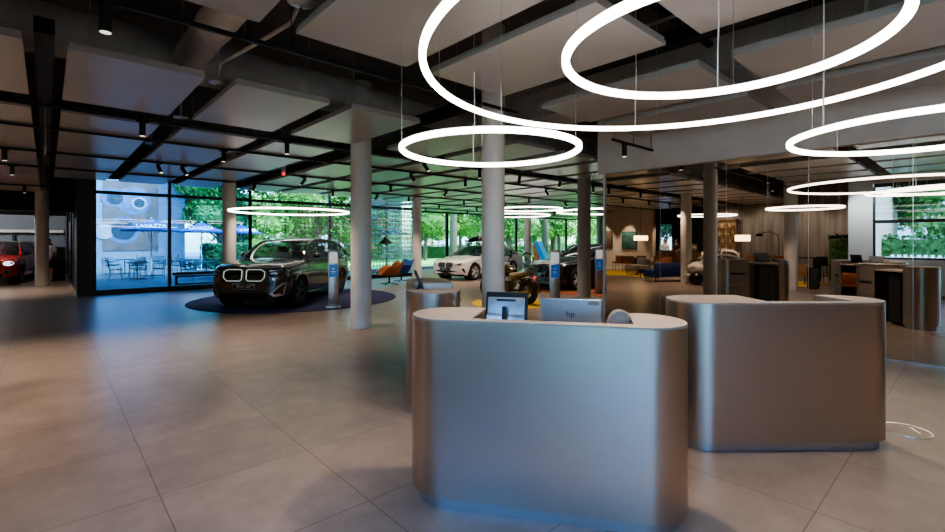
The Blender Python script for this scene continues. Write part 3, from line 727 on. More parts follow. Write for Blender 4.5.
# ------------------------------------------------------------------ cars (local: +x nose, +y left side, z up, origin on the ground at the middle)
def make_car(name, label, P, loc, rz, group=None):
    t = thing(name, label, 'car', loc, rz, group)
    L, W, H, wb, fo, Rw = P['L'], P['W'], P['H'], P['wb'], P['fo'], P['Rw']
    zt = pchip(P['zt']); zr = pchip(P['zr']); rs0, rs1 = P['zr'][0][0], P['zr'][-1][0]
    hw0 = pchip(P.get('plan') or [(0, .62), (.04, .73), (.12, .84), (.30, .94), (.6, .98), (1.0, 1), (L-1.0, 1), (L-.45, .975), (L-.15, .91), (L-.04, .80), (L, .70)])
    hw = lambda s: hw0(s)*W/2
    prof = pchip([(0, .925), (.10, .965), (.30, .99), (.5, 1.0), (.68, .995), (.80, .975), (.92, .965), (1, .93)])
    zs0 = P.get('sill', .24)
    zsh = lambda s: zt(s)-.055
    wx = [fo, fo+wb]; Ra = Rw+.045
    def zbot(s):
        z = zs0+(.05 if s < .25 or s > L-.25 else 0)
        for w in wx:
            if abs(s-w) < Ra: z = max(z, Rw+sqrt(Ra*Ra-(s-w)**2))
        return z
    def sidey(s, z):
        u = (z-zs0)/(zsh(s)-zs0); return hw(s)*prof(max(0, min(1, u)))
    def lean(s, z):
        k = max(0, 1-s/.55); kb = max(0, 1-(L-s)/.6)
        f_ = .10*max(0, (.40-z)/.4)+P.get('nose', .22)*max(0, z-P.get('nosez', .80))
        b_ = .12*max(0, (.5-z)/.5)+P.get('tail', .15)*max(0, z-.8)
        return -f_*k*k+b_*kb*kb
    X = lambda s, z: L/2-s+lean(s, z)
    S = [0, .004, .015, .03, .05, .08, .12, .17, .23, .3, .38]; s = .44
    while s < L-.42: S.append(s); s += .045
    S += [L-.38, L-.3, L-.23, L-.17, L-.12, L-.08, L-.05, L-.03, L-.015, L-.004, L]
    K = 12; rowsM = []
    for s in S:
        zb, zh, z1 = zbot(s), zsh(s), zt(s); half = []
        for k in range(K+1):
            z = zb+(zh-zb)*k/K; half.append((sidey(s, z), z))
        y1 = half[-1][0]; crown = P.get('crown', .03)
        for f_, g in ((.96, .55), (.90, .85), (.8, 1.0)): half.append((y1*f_, zh+(z1-zh)*g))
        for f_, g in ((.55, .7), (.28, .93), (0, 1)): half.append((y1*f_, z1+crown*g))
        full = [(X(s, z), y, z) for y, z in half]+[(X(s, z), -y, z) for y, z in reversed(half[:-1])]
        rowsM.append(full)
    b = MB(); b.grid(rowsM)
    n = len(rowsM[0]); N = len(rowsM)
    b.f.append(list(range(n))); b.mi.append(0); b.f.append(list(reversed(range((N-1)*n, N*n)))); b.mi.append(0)
    body = b.build('body', P['paint'], t, smooth=32)
    # point on the front surface for given |y|, z
    def front(y, z, off=.0):
        y = abs(y); lo, hi = 0., .9
        for _ in range(24):
            m_ = (lo+hi)/2
            if sidey(m_, z) < y: lo = m_
            else: hi = m_
        s_ = hi if sidey(0, z) < y else 0
        return X(s_, z)+off
    def rear(y, z, off=.0):
        y = abs(y); lo, hi = L-.9, L
        for _ in range(24):
            m_ = (lo+hi)/2
            if sidey(m_, z) < y: hi = m_
            else: lo = m_
        s_ = lo if sidey(L, z) < y else L
        return X(s_, z)-off
    def patch(nm, out, m, off=.008, parent=t, fn=front, sub=0, back=.04, sgn=1):
        """closed outline (y,z) laid on the nose, with a little depth"""
        pts = []
        for i, (y, z) in enumerate(out):
            y2, z2 = out[(i+1) % len(out)]
            for q in range(sub+1): pts.append((y+(y2-y)*q/(sub+1), z+(z2-z)*q/(sub+1)))
        b = MB(); n_ = len(pts)
        cy = sum(p[0] for p in pts)/n_; cz = sum(p[1] for p in pts)/n_
        sg = 1 if fn is front else -1
        vs = [(fn(y, z, off), y, z) for y, z in pts]+[(fn(y, z, off)-sg*back, y, z) for y, z in pts]+[(fn(cy, cz, off)+sg*.002, cy, cz)]
        fs = [(i, (i+1) % n_, 2*n_) for i in range(n_)]+[(i, n_+i, n_+(i+1) % n_, (i+1) % n_) for i in range(n_)]
        b.add(vs, fs); return b.build(nm, m, parent, smooth=30)
    def edge(nm, out, r, m, off=.012, parent=t, fn=front, sub=3):
        pts = []
        for i, (y, z) in enumerate(out):
            y2, z2 = out[(i+1) % len(out)]
            for q in range(sub+1):
                yy, zz = y+(y2-y)*q/(sub+1), z+(z2-z)*q/(sub+1); pts.append((fn(yy, zz, off), yy, zz))
        return MB().tube(pts, r, 8, closed=True).build(nm, m, parent)
    # underbody and wheel wells
    b = MB(); b.box((0, 0, .36), (L-.5, W-.62, .36))
    for w in wx:
        for sg in (-1, 1): b.cyl((L/2-w, sg*(W/2-.36), Rw+.0), (L/2-w, sg*(W/2-.10), Rw), Ra-.008, n=40)
    b.build('underbody', M['trim'], t)
    # sills and arch lips
    for sg in (-1, 1):
        pts = []
        for s in [wx[0]+Ra+.03+k*.1 for k in range(int((wb-2*Ra)/.1))]: pts.append((X(s, zs0), sg*sidey(s, zs0)*1.0, zs0+.02))
        MB().tube(pts, .045, 8).build('sill', M['trim'], t)
        for w in wx:
            pts = []
            for k in range(2, 23):
                a = pi*k/24; s = w-Ra*cos(a); z = Rw+Ra*sin(a); pts.append((X(s, z), sg*(sidey(s, z)-.004), z))
            MB().tube(pts, P.get('lip', .022), 8).build('wheel_arch', P.get('lipmat') or P['paint'], t)
    # wheels
    def wheel():
        b = MB(); hw_ = .125
        pr = [(Rw*.70, -hw_), (Rw*.93, -hw_), (Rw*.985, -hw_*.75), (Rw, -hw_*.4), (Rw, hw_*.4), (Rw*.985, hw_*.75), (Rw*.93, hw_), (Rw*.70, hw_), (Rw*.70, -hw_)]
        b.lathe(pr, 48, Matrix.Rotation(pi/2, 4, 'X'), cap=False)
        w_ = b.build('wheel', M['tyre'], t)
        b = MB(); T = Matrix.Rotation(pi/2, 4, 'X')
        b.lathe([(Rw*.66, .10), (Rw*.72, .118), (Rw*.74, .11), (Rw*.72, -.12), (Rw*.66, -.1), (Rw*.66, .10)], 48, T, cap=False)
        b.lathe([(0, .10), (.05, .098), (.075, .085), (.08, .05), (0, .05)], 20, T)
        for k in range(5):
            for dd in (-.16, .16):
                a = 2*pi*k/5+dd*.35; a2 = 2*pi*k/5+dd*1.25
                p0 = T @ Vector((.05*cos(a), .05*sin(a), .085)); p1 = T @ Vector((Rw*.69*cos(a2), Rw*.69*sin(a2), .10))
                b.cyl(p0, p1, .021, .024, n=6)
        b.build('rim', P.get('rim') or M['rim'], w_)
        MB().lathe([(0, .0), (Rw*.6, .0), (Rw*.6, .02), (0, .02)], 30, T).build('brake_disc', M['dark'], w_)
        return w_
    w0 = wheel(); first = True
    for w in wx:
        for sg in (1, -1):
            if first: ww = w0; first = False
            else:
                ww = w0.copy(); COL.objects.link(ww)
                for ch in kids(w0):
                    c = ch.copy(); COL.objects.link(c); c.parent = ww
            # rim faces -y in the mesh: the left side wants +y
            ww.location = (L/2-w, sg*(W/2-.135), Rw); ww.rotation_euler = (0, 0, pi if sg > 0 else 0)
            if sg > 0: pass
    # greenhouse
    tum = P.get('tumble', .42)
    def gbase(s): return sidey(min(max(s, .3), L-.3), zsh(s))*.965
    def gy(s, z): return gbase(s)-(max(0, z-zt(s)))*tum-.05*max(0, (zr(s)-zt(s)))*0
    G = []; s = rs0
    while s < rs1: G.append(s); s += .05
    G.append(rs1)
    sA, sB = P['sA'], P['sB']              # windscreen top, rear glass top
    mode = [('windscreen', rs0, sA, M['car_glass']), ('roof', sA, sB, P.get('roofpaint') or P['paint']), ('rear_window', sB, rs1, M['car_glass'])]
    cz = .04
    def toprow(s):
        zz = max(zr(s), zt(s)+.002); y1 = gy(s, zz)
        out = []
        for f_ in (-1, -.93, -.8, -.5, 0, .5, .8, .93, 1):
            out.append((X(s, zz), y1*f_, zz-(.03 if abs(f_) == 1 else .008 if abs(f_) > .9 else 0)+cz*(1-f_*f_)*min(1, (zz-zt(s))/.2)))
        return out
    for nm, a, c, m in mode:
        ss = [a]+[g for g in G if a+.01 < g < c-.01]+[c]
        MB().grid([toprow(s) for s in ss]).build(nm, m, t, smooth=50)
    for sg in (-1, 1):
        rows_ = []
        for s in G:
            zz = max(zr(s), zt(s)+.002)-.03; z0 = min(zt(s)-.03, zz)
            rows_.append([(X(s, z0+(zz-z0)*k/3), sg*(gy(s, z0+(zz-z0)*k/3)), z0+(zz-z0)*k/3) for k in range(4)])
        MB().grid(rows_).build('side_window', M['car_glass'], t, smooth=50)
        # pillars along the roof edge
        e = lambda s, o=.0: (X(s, zr(s)), sg*(gy(s, zr(s))+o), zr(s)-.025)
        ss = [g for g in G if g <= sA]+[sA]
        MB().tube([e(s) for s in ss], .036, 8).build('front_pillar', P['paint'], t)
        ss = [sA]+[g for g in G if sA < g < sB]+[sB]
        MB().tube([e(s) for s in ss], .034, 8).build('roof_rail', P.get('railmat') or P['paint'], t)
        ss = [sB]+[g for g in G if g > sB]
        MB().tube([e(s, -.0) for s in ss], .05, 8).build('rear_pillar', P['paint'], t)
        # filled quarter between the rear pillar and the belt, centre pillar
        for sp, wd in ((P['sM'], .05), (P['sQ'], .07)):
            zz = zr(sp)-.03; z0 = zt(sp)-.02
            b = MB(); b.add([(X(sp-wd, z0), sg*(gy(sp-wd, z0)+.006), z0), (X(sp+wd, z0), sg*(gy(sp+wd, z0)+.006), z0), (X(sp+wd*.8, zz), sg*(gy(sp, zz)+.006), zz), (X(sp-wd*.8, zz), sg*(gy(sp, zz)+.006), zz)], [(0, 1, 2, 3) if sg > 0 else (3, 2, 1, 0)])
            b.build('centre_pillar', M['trim'], t, smooth=0)
        # belt strip
        MB().tube([(X(s, zt(s)), sg*(gbase(s)+.006), zt(s)-.012) for s in G], .012, 6).build('belt_strip', P.get('beltmat') or M['trim'], t)
        # door seams and handles
        b = MB()
        for sd in (wx[0]+Ra+.12, P['sM'], wx[1]-.10):
            zlo = max(zs0+.09, zbot(sd)+.03); zz = [zlo+(zsh(sd)-zlo)*k/8 for k in range(9)]
            b.tube([(X(sd, z), sg*(sidey(sd, z)+.0005), z) for z in zz], .005, 5)
        zc = zs0+.17
        b.tube([(X(s, zc), sg*(sidey(s, zc)+.0005), zc) for s in [wx[0]+Ra+.12+k*.1 for k in range(int((wb-2*Ra-.15)/.1))]], .007, 5)
        b.build('door_seams', M['trim'], t)
        for sd in (P['sM']-.16, wx[1]-.24):
            zz = zsh(sd)-.14; MB().box((X(sd, zz), sg*(sidey(sd, zz)+.01), zz), (.2, .02, .03), b=.008).build('door_handle', P['paint'], t)
        # mirror
        sm = rs0+.42; ym = gbase(sm)+.12; zm = zt(sm)+.10
        b = MB(); b.ball((X(sm, zm), sg*ym, zm), (.06, .115, .075)); b.cyl((X(sm, zm)-.02, sg*(ym-.16), zm-.07), (X(sm, zm), sg*ym, zm-.03), .022, n=8); b.build('door_mirror', P.get('mirrormat') or P['paint'], t)
        # seats
    sm = P['sM']
    for sx in (sm-.32, sm+.62):
        for sg in (-1, 1):
            b = MB(); T = Matrix.Translation((L/2-sx, sg*.40, zt(sx)-.42)) @ Matrix.Rotation(radians(-12), 4, 'Y')
            b.box((-.05, 0, .28), (.14, .48, .62), T=T, b=.05); b.box((-.05, 0, .68), (.11, .26, .17), T=T, b=.04); b.box((.25, 0, .04), (.5, .48, .14), T=T, b=.05)
            b.build('car_seat', P.get('seatmat') or M['seat_grey'], t)
    b = MB(); b.box((L/2-rs0-.42, 0, zt(rs0+.4)+.01), (.36, W*.68, .08), b=.03); b.build('dashboard', M['dark'], t)
    b = MB(); b.tube([(L/2-rs0-.68+.05*sin(a), .40+.18*cos(a), zt(rs0)+.02+.17*sin(a)) for a in [2*pi*k/20 for k in range(20)]], .016, 6, closed=True); b.build('steering_wheel', M['dark'], t)
    return t, dict(front=front, rear=rear, patch=patch, edge=edge, X=X, sidey=sidey, zt=zt, zr=zr, L=L, W=W, gy=gy)
def mir(o): return [(-y, z) for y, z in reversed(o)]
def plate(t, k, s, z, w=.52, h=.11, dark=True, y=0):
    x = k['front'](y, z, .02)
    b = MB(); b.box((x, y, z), (.02, w, h), b=.004); p = b.build('number_plate', M['trim'] if dark else M['white'], t)
    b = MB(); b.box((x-.002, y, z), (.016, w+.03, h+.03), b=.004); b.build('plate_frame', M['silver'], p)
    text('plate_text', s, h*.72, frameT((x+.0115, y, z), (0, 1, 0), (0, 0, 1)), M['white'] if dark else M['dark'], p)
    return p
def roundel(t, k, s_, r=.042):
    z = k['zt'](s_)+.03; x = k['X'](s_, z)
    T = Matrix.Translation((x+.004, 0, z+.004)) @ Matrix.Rotation(radians(35), 4, 'Y')
    e = MB().lathe([(0, 0), (r, 0), (r, .006), (0, .006)], 28, T).build('emblem', M['trim'], t)
    b = MB()
    for q in range(4):
        b.cur = q % 2
        b.add([(0, 0, .008)]+[(r*.62*cos(pi/2*q+pi/2*i/6), r*.62*sin(pi/2*q+pi/2*i/6), .008) for i in range(7)], [tuple(range(8))], T)
    b.build('emblem_quarters', [M['white'], M['car_blue']], e, smooth=0)

# --- dark grey luxury SUV on the navy carpet
suv = dict(L=5.11, W=2.0, H=1.755, wb=3.105, fo=.92, Rw=.392, sill=.27, nose=.18, nosez=.78, tail=.22,
           zt=[(0, 1.0), (.06, 1.03), (.25, 1.07), (.8, 1.13), (1.5, 1.185), (2.2, 1.17), (3.4, 1.20), (4.3, 1.235), (4.9, 1.22), (5.11, 1.10)],
           zr=[(1.45, 1.19), (1.8, 1.44), (2.15, 1.625), (2.6, 1.715), (3.1, 1.725), (3.8, 1.68), (4.4, 1.56), (4.8, 1.40), (5.03, 1.23)], sA=2.2, sB=4.35, sM=2.98, sQ=4.15, tumble=.40,
           lip=.03, paint=M['car_grey'], roofpaint=M['car_grey'], rim=M['rim_dark'], railmat=M['trim'], beltmat=M['steel'], lipmat=M['trim'])
def bmw_suv_face(t, k, lit=True):
    kid = [(.055, .955), (.09, .985), (.40, .985), (.50, .93), (.50, .80), (.42, .715), (.10, .715), (.055, .76)]
    for o in (kid, mir(kid)):
        g = k['patch']('kidney_grille', o, M['trim'], .006, sub=2)
        k['edge']('grille_surround', o, .012, M['kidney'] if lit else M['chrome'], .018, g)
        b = MB()
        for zz in (.76, .81, .86, .91, .955):
            ys = [y for y in [.08+.04*i for i in range(11)]]
            sg = 1 if o is kid else -1
            b.tube([(k['front'](y, zz, .012), sg*y, zz) for y in ys], .006, 6)
        b.build('grille_bars', M['dark'], g)
    for o in ([(.60, .965), (.90, .985), (.93, .96), (.61, .935)],):
        for q in (o, mir(o)): k['patch']('daylight_strip', q, M['steel'] if lit else M['lamp_glass'], .012, sub=4)
    for o in ([(.60, .90), (.90, .93), (.92, .82), (.66, .80)],):
        for q in (o, mir(o)): k['patch']('headlamp', q, M['lamp_glass'], .008, sub=4)
    for o in ([(.62, .40), (.86, .66), (.93, .66), (.88, .36), (.70, .33)],):
        for q in (o, mir(o)):
            v = k['patch']('side_intake', q, M['steel'], .008, sub=3)
            q2 = [(y*.6+(.81*.4 if y > 0 else -.81*.4), z*.55+.48*.45) for y, z in q]
            k['patch']('intake_mesh', q2, M['trim'], .014, v, sub=3)
    lo = [(-.58, .44), (.58, .44), (.62, .34), (.5, .30), (-.5, .30), (-.62, .34)]
    v = k['patch']('lower_intake', lo, M['trim'], .008, sub=3)
    k['edge']('intake_surround', lo, .01, M['trim'], .012, v)
    mid = [(-.54, .66), (.54, .66), (.56, .49), (-.56, .49)]
    k['patch']('bumper_insert', mid, M['trim'], .006, sub=4)
xm, kx = make_car('luxury_suv', 'dark grey luxury car with lit double grille on the navy carpet disc', suv, (5.29, 13.66, .013), radians(224.5))
bmw_suv_face(xm, kx); plate(xm, kx, 'BMW XM', .58); roundel(xm, kx, .10)
# --- black SUV behind the grey shaded column
# --- white saloon
sal = dict(L=5.06, W=1.90, H=1.515, wb=2.995, fo=.88, Rw=.365, sill=.22, nose=.30, nosez=.62, tail=.20,
           zt=[(0, .76), (.06, .80), (.25, .85), (.8, .94), (1.45, 1.015), (2.3, .985), (3.4, 1.0), (4.2, 1.07), (4.85, 1.07), (5.06, .98)],
           zr=[(1.38, 1.02), (1.8, 1.23), (2.2, 1.40), (2.65, 1.475), (3.0, 1.48), (3.5, 1.44), (4.0, 1.30), (4.4, 1.13), (4.5, 1.085)], sA=2.3, sB=3.6, sM=2.95, sQ=3.92, tumble=.44,
           paint=M['car_white'], rim=M['rim_light'], lip=.014)
def saloon_face(t, k, lit=False):
    kid = [(.05, .72), (.08, .755), (.33, .755), (.40, .71), (.37, .60), (.30, .555), (.08, .555), (.05, .59)]
    for o in (kid, mir(kid)):
        g = k['patch']('kidney_grille', o, M['dark'], .008, sub=2); k['edge']('grille_surround', o, .009, M['dark'], .012, g)
    lamp = [(.52, .70), (.86, .78), (.90, .74), (.84, .66), (.56, .63)]
    for q in (lamp, mir(lamp)):
        h = k['patch']('headlamp', q, M['lamp_glass'], .008, sub=4)
        d_ = [(.60, .70), (.80, .745), (.80, .72), (.62, .675)]
        k['patch']('daylight_strip', d_ if q is lamp else mir(d_), M['lamp_glass'], .014, h, sub=2)
    lo = [(-.72, .30), (-.62, .40), (-.30, .44), (.30, .44), (.62, .40), (.72, .30), (.5, .24), (-.5, .24)]
    k['patch']('lower_intake', lo, M['trim'], .008, sub=3)
    sd = [(.80, .52), (.86, .53), (.885, .36), (.86, .35)]
    for q in (sd, mir(sd)): k['patch']('side_intake', q, M['trim'], .01, sub=3)
wh, kw = make_car('white_saloon', 'white saloon car with a black roof box by the far window', sal, (15.03, 15.9, 0), radians(190))
saloon_face(wh, kw); plate(wh, kw, 'BMW i5', .49); roundel(wh, kw, .06)
blk = dict(sal); blk.update(paint=M['car_black'], roofpaint=M['car_black'], L=5.20, W=1.95, wb=3.10, fo=.90, Rw=.385, rim=M['rim_light'], beltmat=M['chrome'], sA=2.35, sB=3.75, sM=3.05, sQ=4.05,
           zt=[(a_*5.20/5.06, z*1.06) for a_, z in sal['zt']], zr=[(a_*5.20/5.06, z*1.03+.01) for a_, z in sal['zr']])
bk, kb = make_car('black_car', 'black car half hidden behind the grey shaded column, on the rust carpet', blk, (15.08, 9.75, .013), radians(168))
saloon_face(bk, kb); plate(bk, kb, 'BMW', .49); roundel(bk, kb, .06)
rb = thing('roof_box', 'black roof box on bars above the white saloon', 'roof box', (15.03+.15, 15.9+.03, 1.50), radians(190))
b = MB(); n_ = 28
rows_ = []
for i in range(n_+1):
    u = i/n_; x = .95-1.9*u; w_ = .38*min(1, (max(0.02, 1-abs(2*u-1)**5))**.6); hh = .30*(max(.02, 1-abs(2*u-1.08)**3.2))**.55 if abs(2*u-1.08) < 1 else .04
    rows_.append([(x, w_*cos(a), .12+hh*(.45+.55*sin(a)) if sin(a) > 0 else .12+hh*.45*(1+.8*sin(a))) for a in [2*pi*k/20 for k in range(20)]])
b.grid(rows_, closed=True); b.f += [list(range(20)), list(range(n_*20, n_*20+20))[::-1]]; b.mi += [0, 0]
b.build('box_shell', M['trim'], rb)
for x in (-.42, .42):
    b = MB(); b.box((x, 0, .06), (.06, 1.06, .035), b=.01)
    for sg in (-1, 1): b.box((x, sg*.5, .0), (.09, .05, .11), b=.01)
    b.build('cross_bar', M['dark'], rb)
# --- red hatchback on the left
hat = dict(L=4.43, W=1.84, H=1.66, wb=2.69, fo=.85, Rw=.365, sill=.26, nose=.16, nosez=.85, tail=.12,
           zt=[(0, .90), (.06, .96), (.2, 1.0), (.7, 1.07), (1.2, 1.11), (2.0, 1.09), (3.9, 1.13), (4.3, 1.12), (4.43, 1.05)],
           zr=[(1.18, 1.12), (1.5, 1.38), (1.78, 1.56), (2.2, 1.635), (2.8, 1.65), (3.5, 1.62), (4.0, 1.52), (4.25, 1.3), (4.36, 1.12)], sA=1.8, sB=3.95, sM=2.45, sQ=3.6, tumble=.30,
           paint=M['car_red'], roofpaint=M['trim'], railmat=M['trim'], rim=M['rim_dark'], lip=.035, lipmat=M['trim'], mirrormat=M['trim'])
mi, km = make_car('red_hatchback', 'red hatchback with black roof beside the bluish column', hat, (-1.45, 27.4, 0), radians(262))
oc = [(.30*cos(a)*1.25, .66+.20*sin(a)) for a in [pi/8+pi/4*k for k in range(8)]]
g = km['patch']('grille', oc, M['trim'], .008, sub=2); km['edge']('grille_surround', oc, .014, M['trim'], .012, g)
for sg in (1, -1):
    hl = [(sg*(.66+.15*cos(a)), .82+.105*sin(a)) for a in [2*pi*k/14*sg for k in range(14)]]
    h = km['patch']('headlamp', hl, M['drl'], .014); km['edge']('lamp_surround', hl, .012, M['trim'], .016, h, sub=0)
    fg = [(sg*(.64+.10*cos(a)), .48+.09*sin(a)) for a in [2*pi*k/12*sg for k in range(12)]]
    km['patch']('fog_lamp', fg, M['trim'], .012)
km['patch']('lower_intake', [(-.55, .42), (.55, .42), (.5, .30), (-.5, .30)], M['trim'], .008, sub=3); plate(mi, km, 'MINI', .50)
mi2, k2 = make_car('red_hatchback', 'second reddish car parked just behind the red hatchback', hat, (-.75, 33.3, 0), radians(262))
# --- blue saloon seen above the black car
bs = dict(sal); bs.update(paint=M['car_blue'], L=4.75, W=1.86, wb=2.85, zt=[(a*4.75/5.06, z*1.02) for a, z in sal['zt']], zr=[(a*4.75/5.06, z*1.0) for a, z in sal['zr']], sA=2.15, sB=3.4, sM=2.78, sQ=3.7)
bl, kl = make_car('blue_car', 'blue car standing behind the black car', bs, (21.2, 14.35, 0), radians(196))
saloon_face(bl, kl)

# --- cream bubble car with a red stripe (seen in the mirror)
def bubble_car(loc, rz, label):
    t = thing('bubble_car', label, 'car', loc, rz)
    L, W, H = 2.35, 1.40, 1.37
    n_ = 30; rows_ = []
    for i in range(n_+1):
        u = i/n_; x = L/2-L*u
        e = max(.001, 1-abs(2*u-1)**2.6)**.5
        w_ = W/2*e; lo = .34+.25*(1-e)
        belt = .92
        rows_.append([(x, w_*cos(a), lo+(belt-lo)*(.5+.5*sin(a)) if True else 0) for a in [-pi/2+pi*k/16 for k in range(33)]])
    def ring_(u):
        x = L/2-L*u; e = max(.0008, 1-abs(2*u-1)**2.4)**.5; out = []
        for k in range(28):
            a = 2*pi*k/28; z = .62+.35*e*sin(a); out.append((x, W/2*e*cos(a)*(1 if sin(a) < .2 else 1-.15*(sin(a)-.2)), z))
        return out
    b = MB(); b.grid([ring_(i/n_) for i in range(n_+1)], closed=True); b.build('body', M['car_cream'], t, smooth=60)
    def cab(u, k, inset=0):
        x = .78-1.55*u; e = max(.0008, 1-abs(2*u-1)**2.6)**.5; a = pi*k/14
        return (x, (W/2-.10-inset)*cos(a)*(.86 if abs(cos(a)) > .9 else .95)*(.6+.4*e), .84+(H-.84-inset)*e*sin(a)**.7)
    b = MB(); b.grid([[cab(i/20, k, .01) for k in range(15)] for i in range(21)]); b.build('bubble_window', M['car_glass'], t, smooth=60)
    b = MB()
    for k in (2.2, 11.8): b.tube([cab(i/20, k) for i in range(1, 20)], .04, 8)
    for u in (.12, .55, .9): b.tube([cab(u, k) for k in range(15)], .035, 8)
    b.build('roof_frame', M['car_cream'], t)
    b = MB(); b.grid([[cab(.55+.02*i, 4+k*6/8, -.012) for k in range(9)] for i in range(17)]); b.build('roof_panel', M['car_cream'], t, smooth=60)
    for sg in (-1, 1):
        b = MB(); b.ball((.93, sg*.52, .66), (.12, .085, .085)); h = b.build('headlamp', M['car_cream'], t)
        b = MB(); b.ball((1.0, sg*.52, .66), (.06, .068, .068)); b.build('lamp_lens', M['white'], h)
        b = MB(); b.cyl((.78, sg*.52, .24), (.78, sg*.66, .24), .24, n=30); b.build('wheel', M['tyre'], t)
        b = MB(); b.cyl((-.85, sg*.26, .24), (-.85, sg*.40, .24), .24, n=30); b.build('wheel', M['tyre'], t)
    b = MB()
    for off in (-.10, .0):
        pts = []
        for i in range(14):
            a = -.5+1.5*i/13; y = off+.22*sin(i/13*pi); pts.append((L/2*max(.02, 1-((sin(a)*.40)/.62)**2*.9-(y/.75)**2*.3)**.5+.0, y, .62+.35*sin(a)))
        b.tube(pts, .022, 6)
    b.build('red_stripe', M['redstripe'], t)
    b = MB(); b.tube([(.70, -.66, .40), (1.0, -.52, .36), (1.20, -.2, .35), (1.22, 0, .35), (1.20, .2, .35), (1.0, .52, .36), (.70, .66, .40)], .05, 10); b.build('bumper', M['car_cream'], t)
    return t
bubble_car((-1.58, 6.75, .012), radians(75), 'cream bubble car with red stripe on its nose, seen in the mirror')
# ------------------------------------------------------------------ motorcycle and bicycle
def motorcycle(loc, rz, label):
    t = thing('motorcycle', label, 'motorcycle', loc, rz)
    Rf, Rr, xf, xr = .33, .33, .85, -.78
    def wheel(x, R, w):
        b = MB(); b.tube([(x+(R-w)*cos(a), 0, R+(R-w)*sin(a)) for a in [2*pi*k/40 for k in range(40)]], w, 10, closed=True); o = b.build('wheel', M['tyre'], t)
        b = MB(); b.tube([(x+(R-2*w+.01)*cos(a), 0, R+(R-2*w+.01)*sin(a)) for a in [2*pi*k/40 for k in range(40)]], .018, 8, closed=True)
        for k in range(18):
            a = 2*pi*k/18; b.cyl((x, (-1)**k*.04, R), (x+(R-2*w)*cos(a), 0, R+(R-2*w)*sin(a)), .004, n=5)
        b.cyl((x, -.07, R), (x, .07, R), .05); b.build('rim', M['gold'], o)
        MB().cyl((x, .075, R), (x, .082, R), .14, n=28).build('brake_disc', M['steel'], o)
    wheel(xf, Rf, .06); wheel(xr, Rr, .085)
    b = MB(); b.grid([[(.38-.66*u, .17*sin(pi*max(.02, min(.98, u)))**.45*cos(a), .86+.04*(1-u)+.135*sin(pi*max(.02, min(.98, u)))**.5*sin(a)) for a in [2*pi*k/18 for k in range(18)]] for u in [i/16 for i in range(17)]], closed=True)
    tk = b.build('fuel_tank', M['tank'], t)
    MB().cyl((.05, 0, 1.0), (.05, 0, 1.03), .035).build('filler_cap', M['chrome'], tk)
    b = MB(); b.grid([[(-.20-.66*u, (.14+.05*sin(pi*u))*cos(a), .745+.13*u*u+(.075-.02*u)*sin(a)) for a in [2*pi*k/16 for k in range(16)]] for u in [i/12 for i in range(13)]], closed=True)
    b.f += [list(range(16)), list(range(12*16, 13*16))[::-1]]; b.mi += [0, 0]; b.build('saddle', M['seat_brown'], t)
    for x, R, a0, a1, nm in ((xf, Rf+.03, 40, 150, 'front_mudguard'), (xr, Rr+.04, 30, 160, 'rear_mudguard')):
        rows_ = [[(x+R*cos(radians(a0+(a1-a0)*i/16)), .09*s_, R-.03+R*sin(radians(a0+(a1-a0)*i/16))-.02*s_*s_) for s_ in (-1, -.5, 0, .5, 1)] for i in range(17)]
        MB().grid(rows_).build(nm, M['tank'], t, smooth=60)
    b = MB()
    for sg in (-1, 1): b.tube([(xf, sg*.09, Rf), (.56, sg*.09, .98)], .024, 10); 
    b.build('fork', M['gold'], t)
    b = MB(); b.tube([(.36, .40, 1.08), (.44, .30, 1.10), (.52, .10, 1.04), (.52, -.10, 1.04), (.44, -.30, 1.10), (.36, -.40, 1.08)], .014, 8)
    h = b.build('handlebar', M['chrome'], t)
    for sg in (-1, 1):
        MB().tube([(.34, sg*.42, 1.08), (.40, sg*.34, 1.095)], .02, 8).build('grip', M['black'], h)
        MB().cyl((.38, sg*.36, 1.10), (.36, sg*.44, 1.22), .006, n=6).build('mirror_stem', M['black'], h)
        MB().ball((.36, sg*.45, 1.23), (.015, .06, .04)).build('rear_view_mirror', M['black'], h)
    b = MB(); b.ball((.66, 0, .92), (.09, .10, .10)); hl = b.build('headlamp', M['tank'], t); MB().ball((.715, 0, .92), (.04, .085, .085)).build('lamp_lens', M['drl'], hl)
    b = MB(); b.box((.06, 0, .44), (.42, .26, .30), b=.06); b.cyl((.1, -.16, .48), (.1, -.36, .48), .105, .09, n=24); b.cyl((.1, .16, .48), (.1, .36, .48), .105, .09, n=24)
    for k in range(5):
        for sg in (-1, 1): b.cyl((.1, sg*(.19+.03*k), .48), (.1, sg*(.2+.03*k), .48), .125, n=24)
    b.build('engine', M['rim_dark'], t)
    b = MB(); b.tube([(.55, 0, .93), (.3, 0, .74), (-.2, 0, .70), (-.55, 0, .62), (xr, 0, Rr)], .028, 8); b.tube([(.5, 0, .86), (.33, 0, .40), (.0, 0, .27), (-.3, 0, .34), (xr, 0, Rr)], .025, 8)
    for sg in (-1, 1): b.tube([(-.45, sg*.11, .70), (xr, sg*.12, Rr)], .018, 8)
    b.build('frame', M['black'], t)
    for sg in (-1, 1):
        MB().tube([(.1, sg*.34, .42), (.12, sg*.30, .28), (-.1, sg*.2, .24), (-.5, sg*.19, .27), (-1.02, sg*.19, .36)], [.028, .028, .03, .045, .05], 12).build('exhaust_pipe', M['gold'], t)
    b = MB(); b.ball((-1.02, 0, .72), (.03, .05, .04)); b.build('tail_lamp', M['red_light'], t)
    b = MB(); b.grid([[(-.25-.62*u, (.12-.04*u)*cos(a), .66+.15*u+.08*(1-.5*u)*sin(a)) for a in [2*pi*k/14 for k in range(14)]] for u in [i/8 for i in range(9)]], closed=True); b.build('tail_section', M['tank'], t)
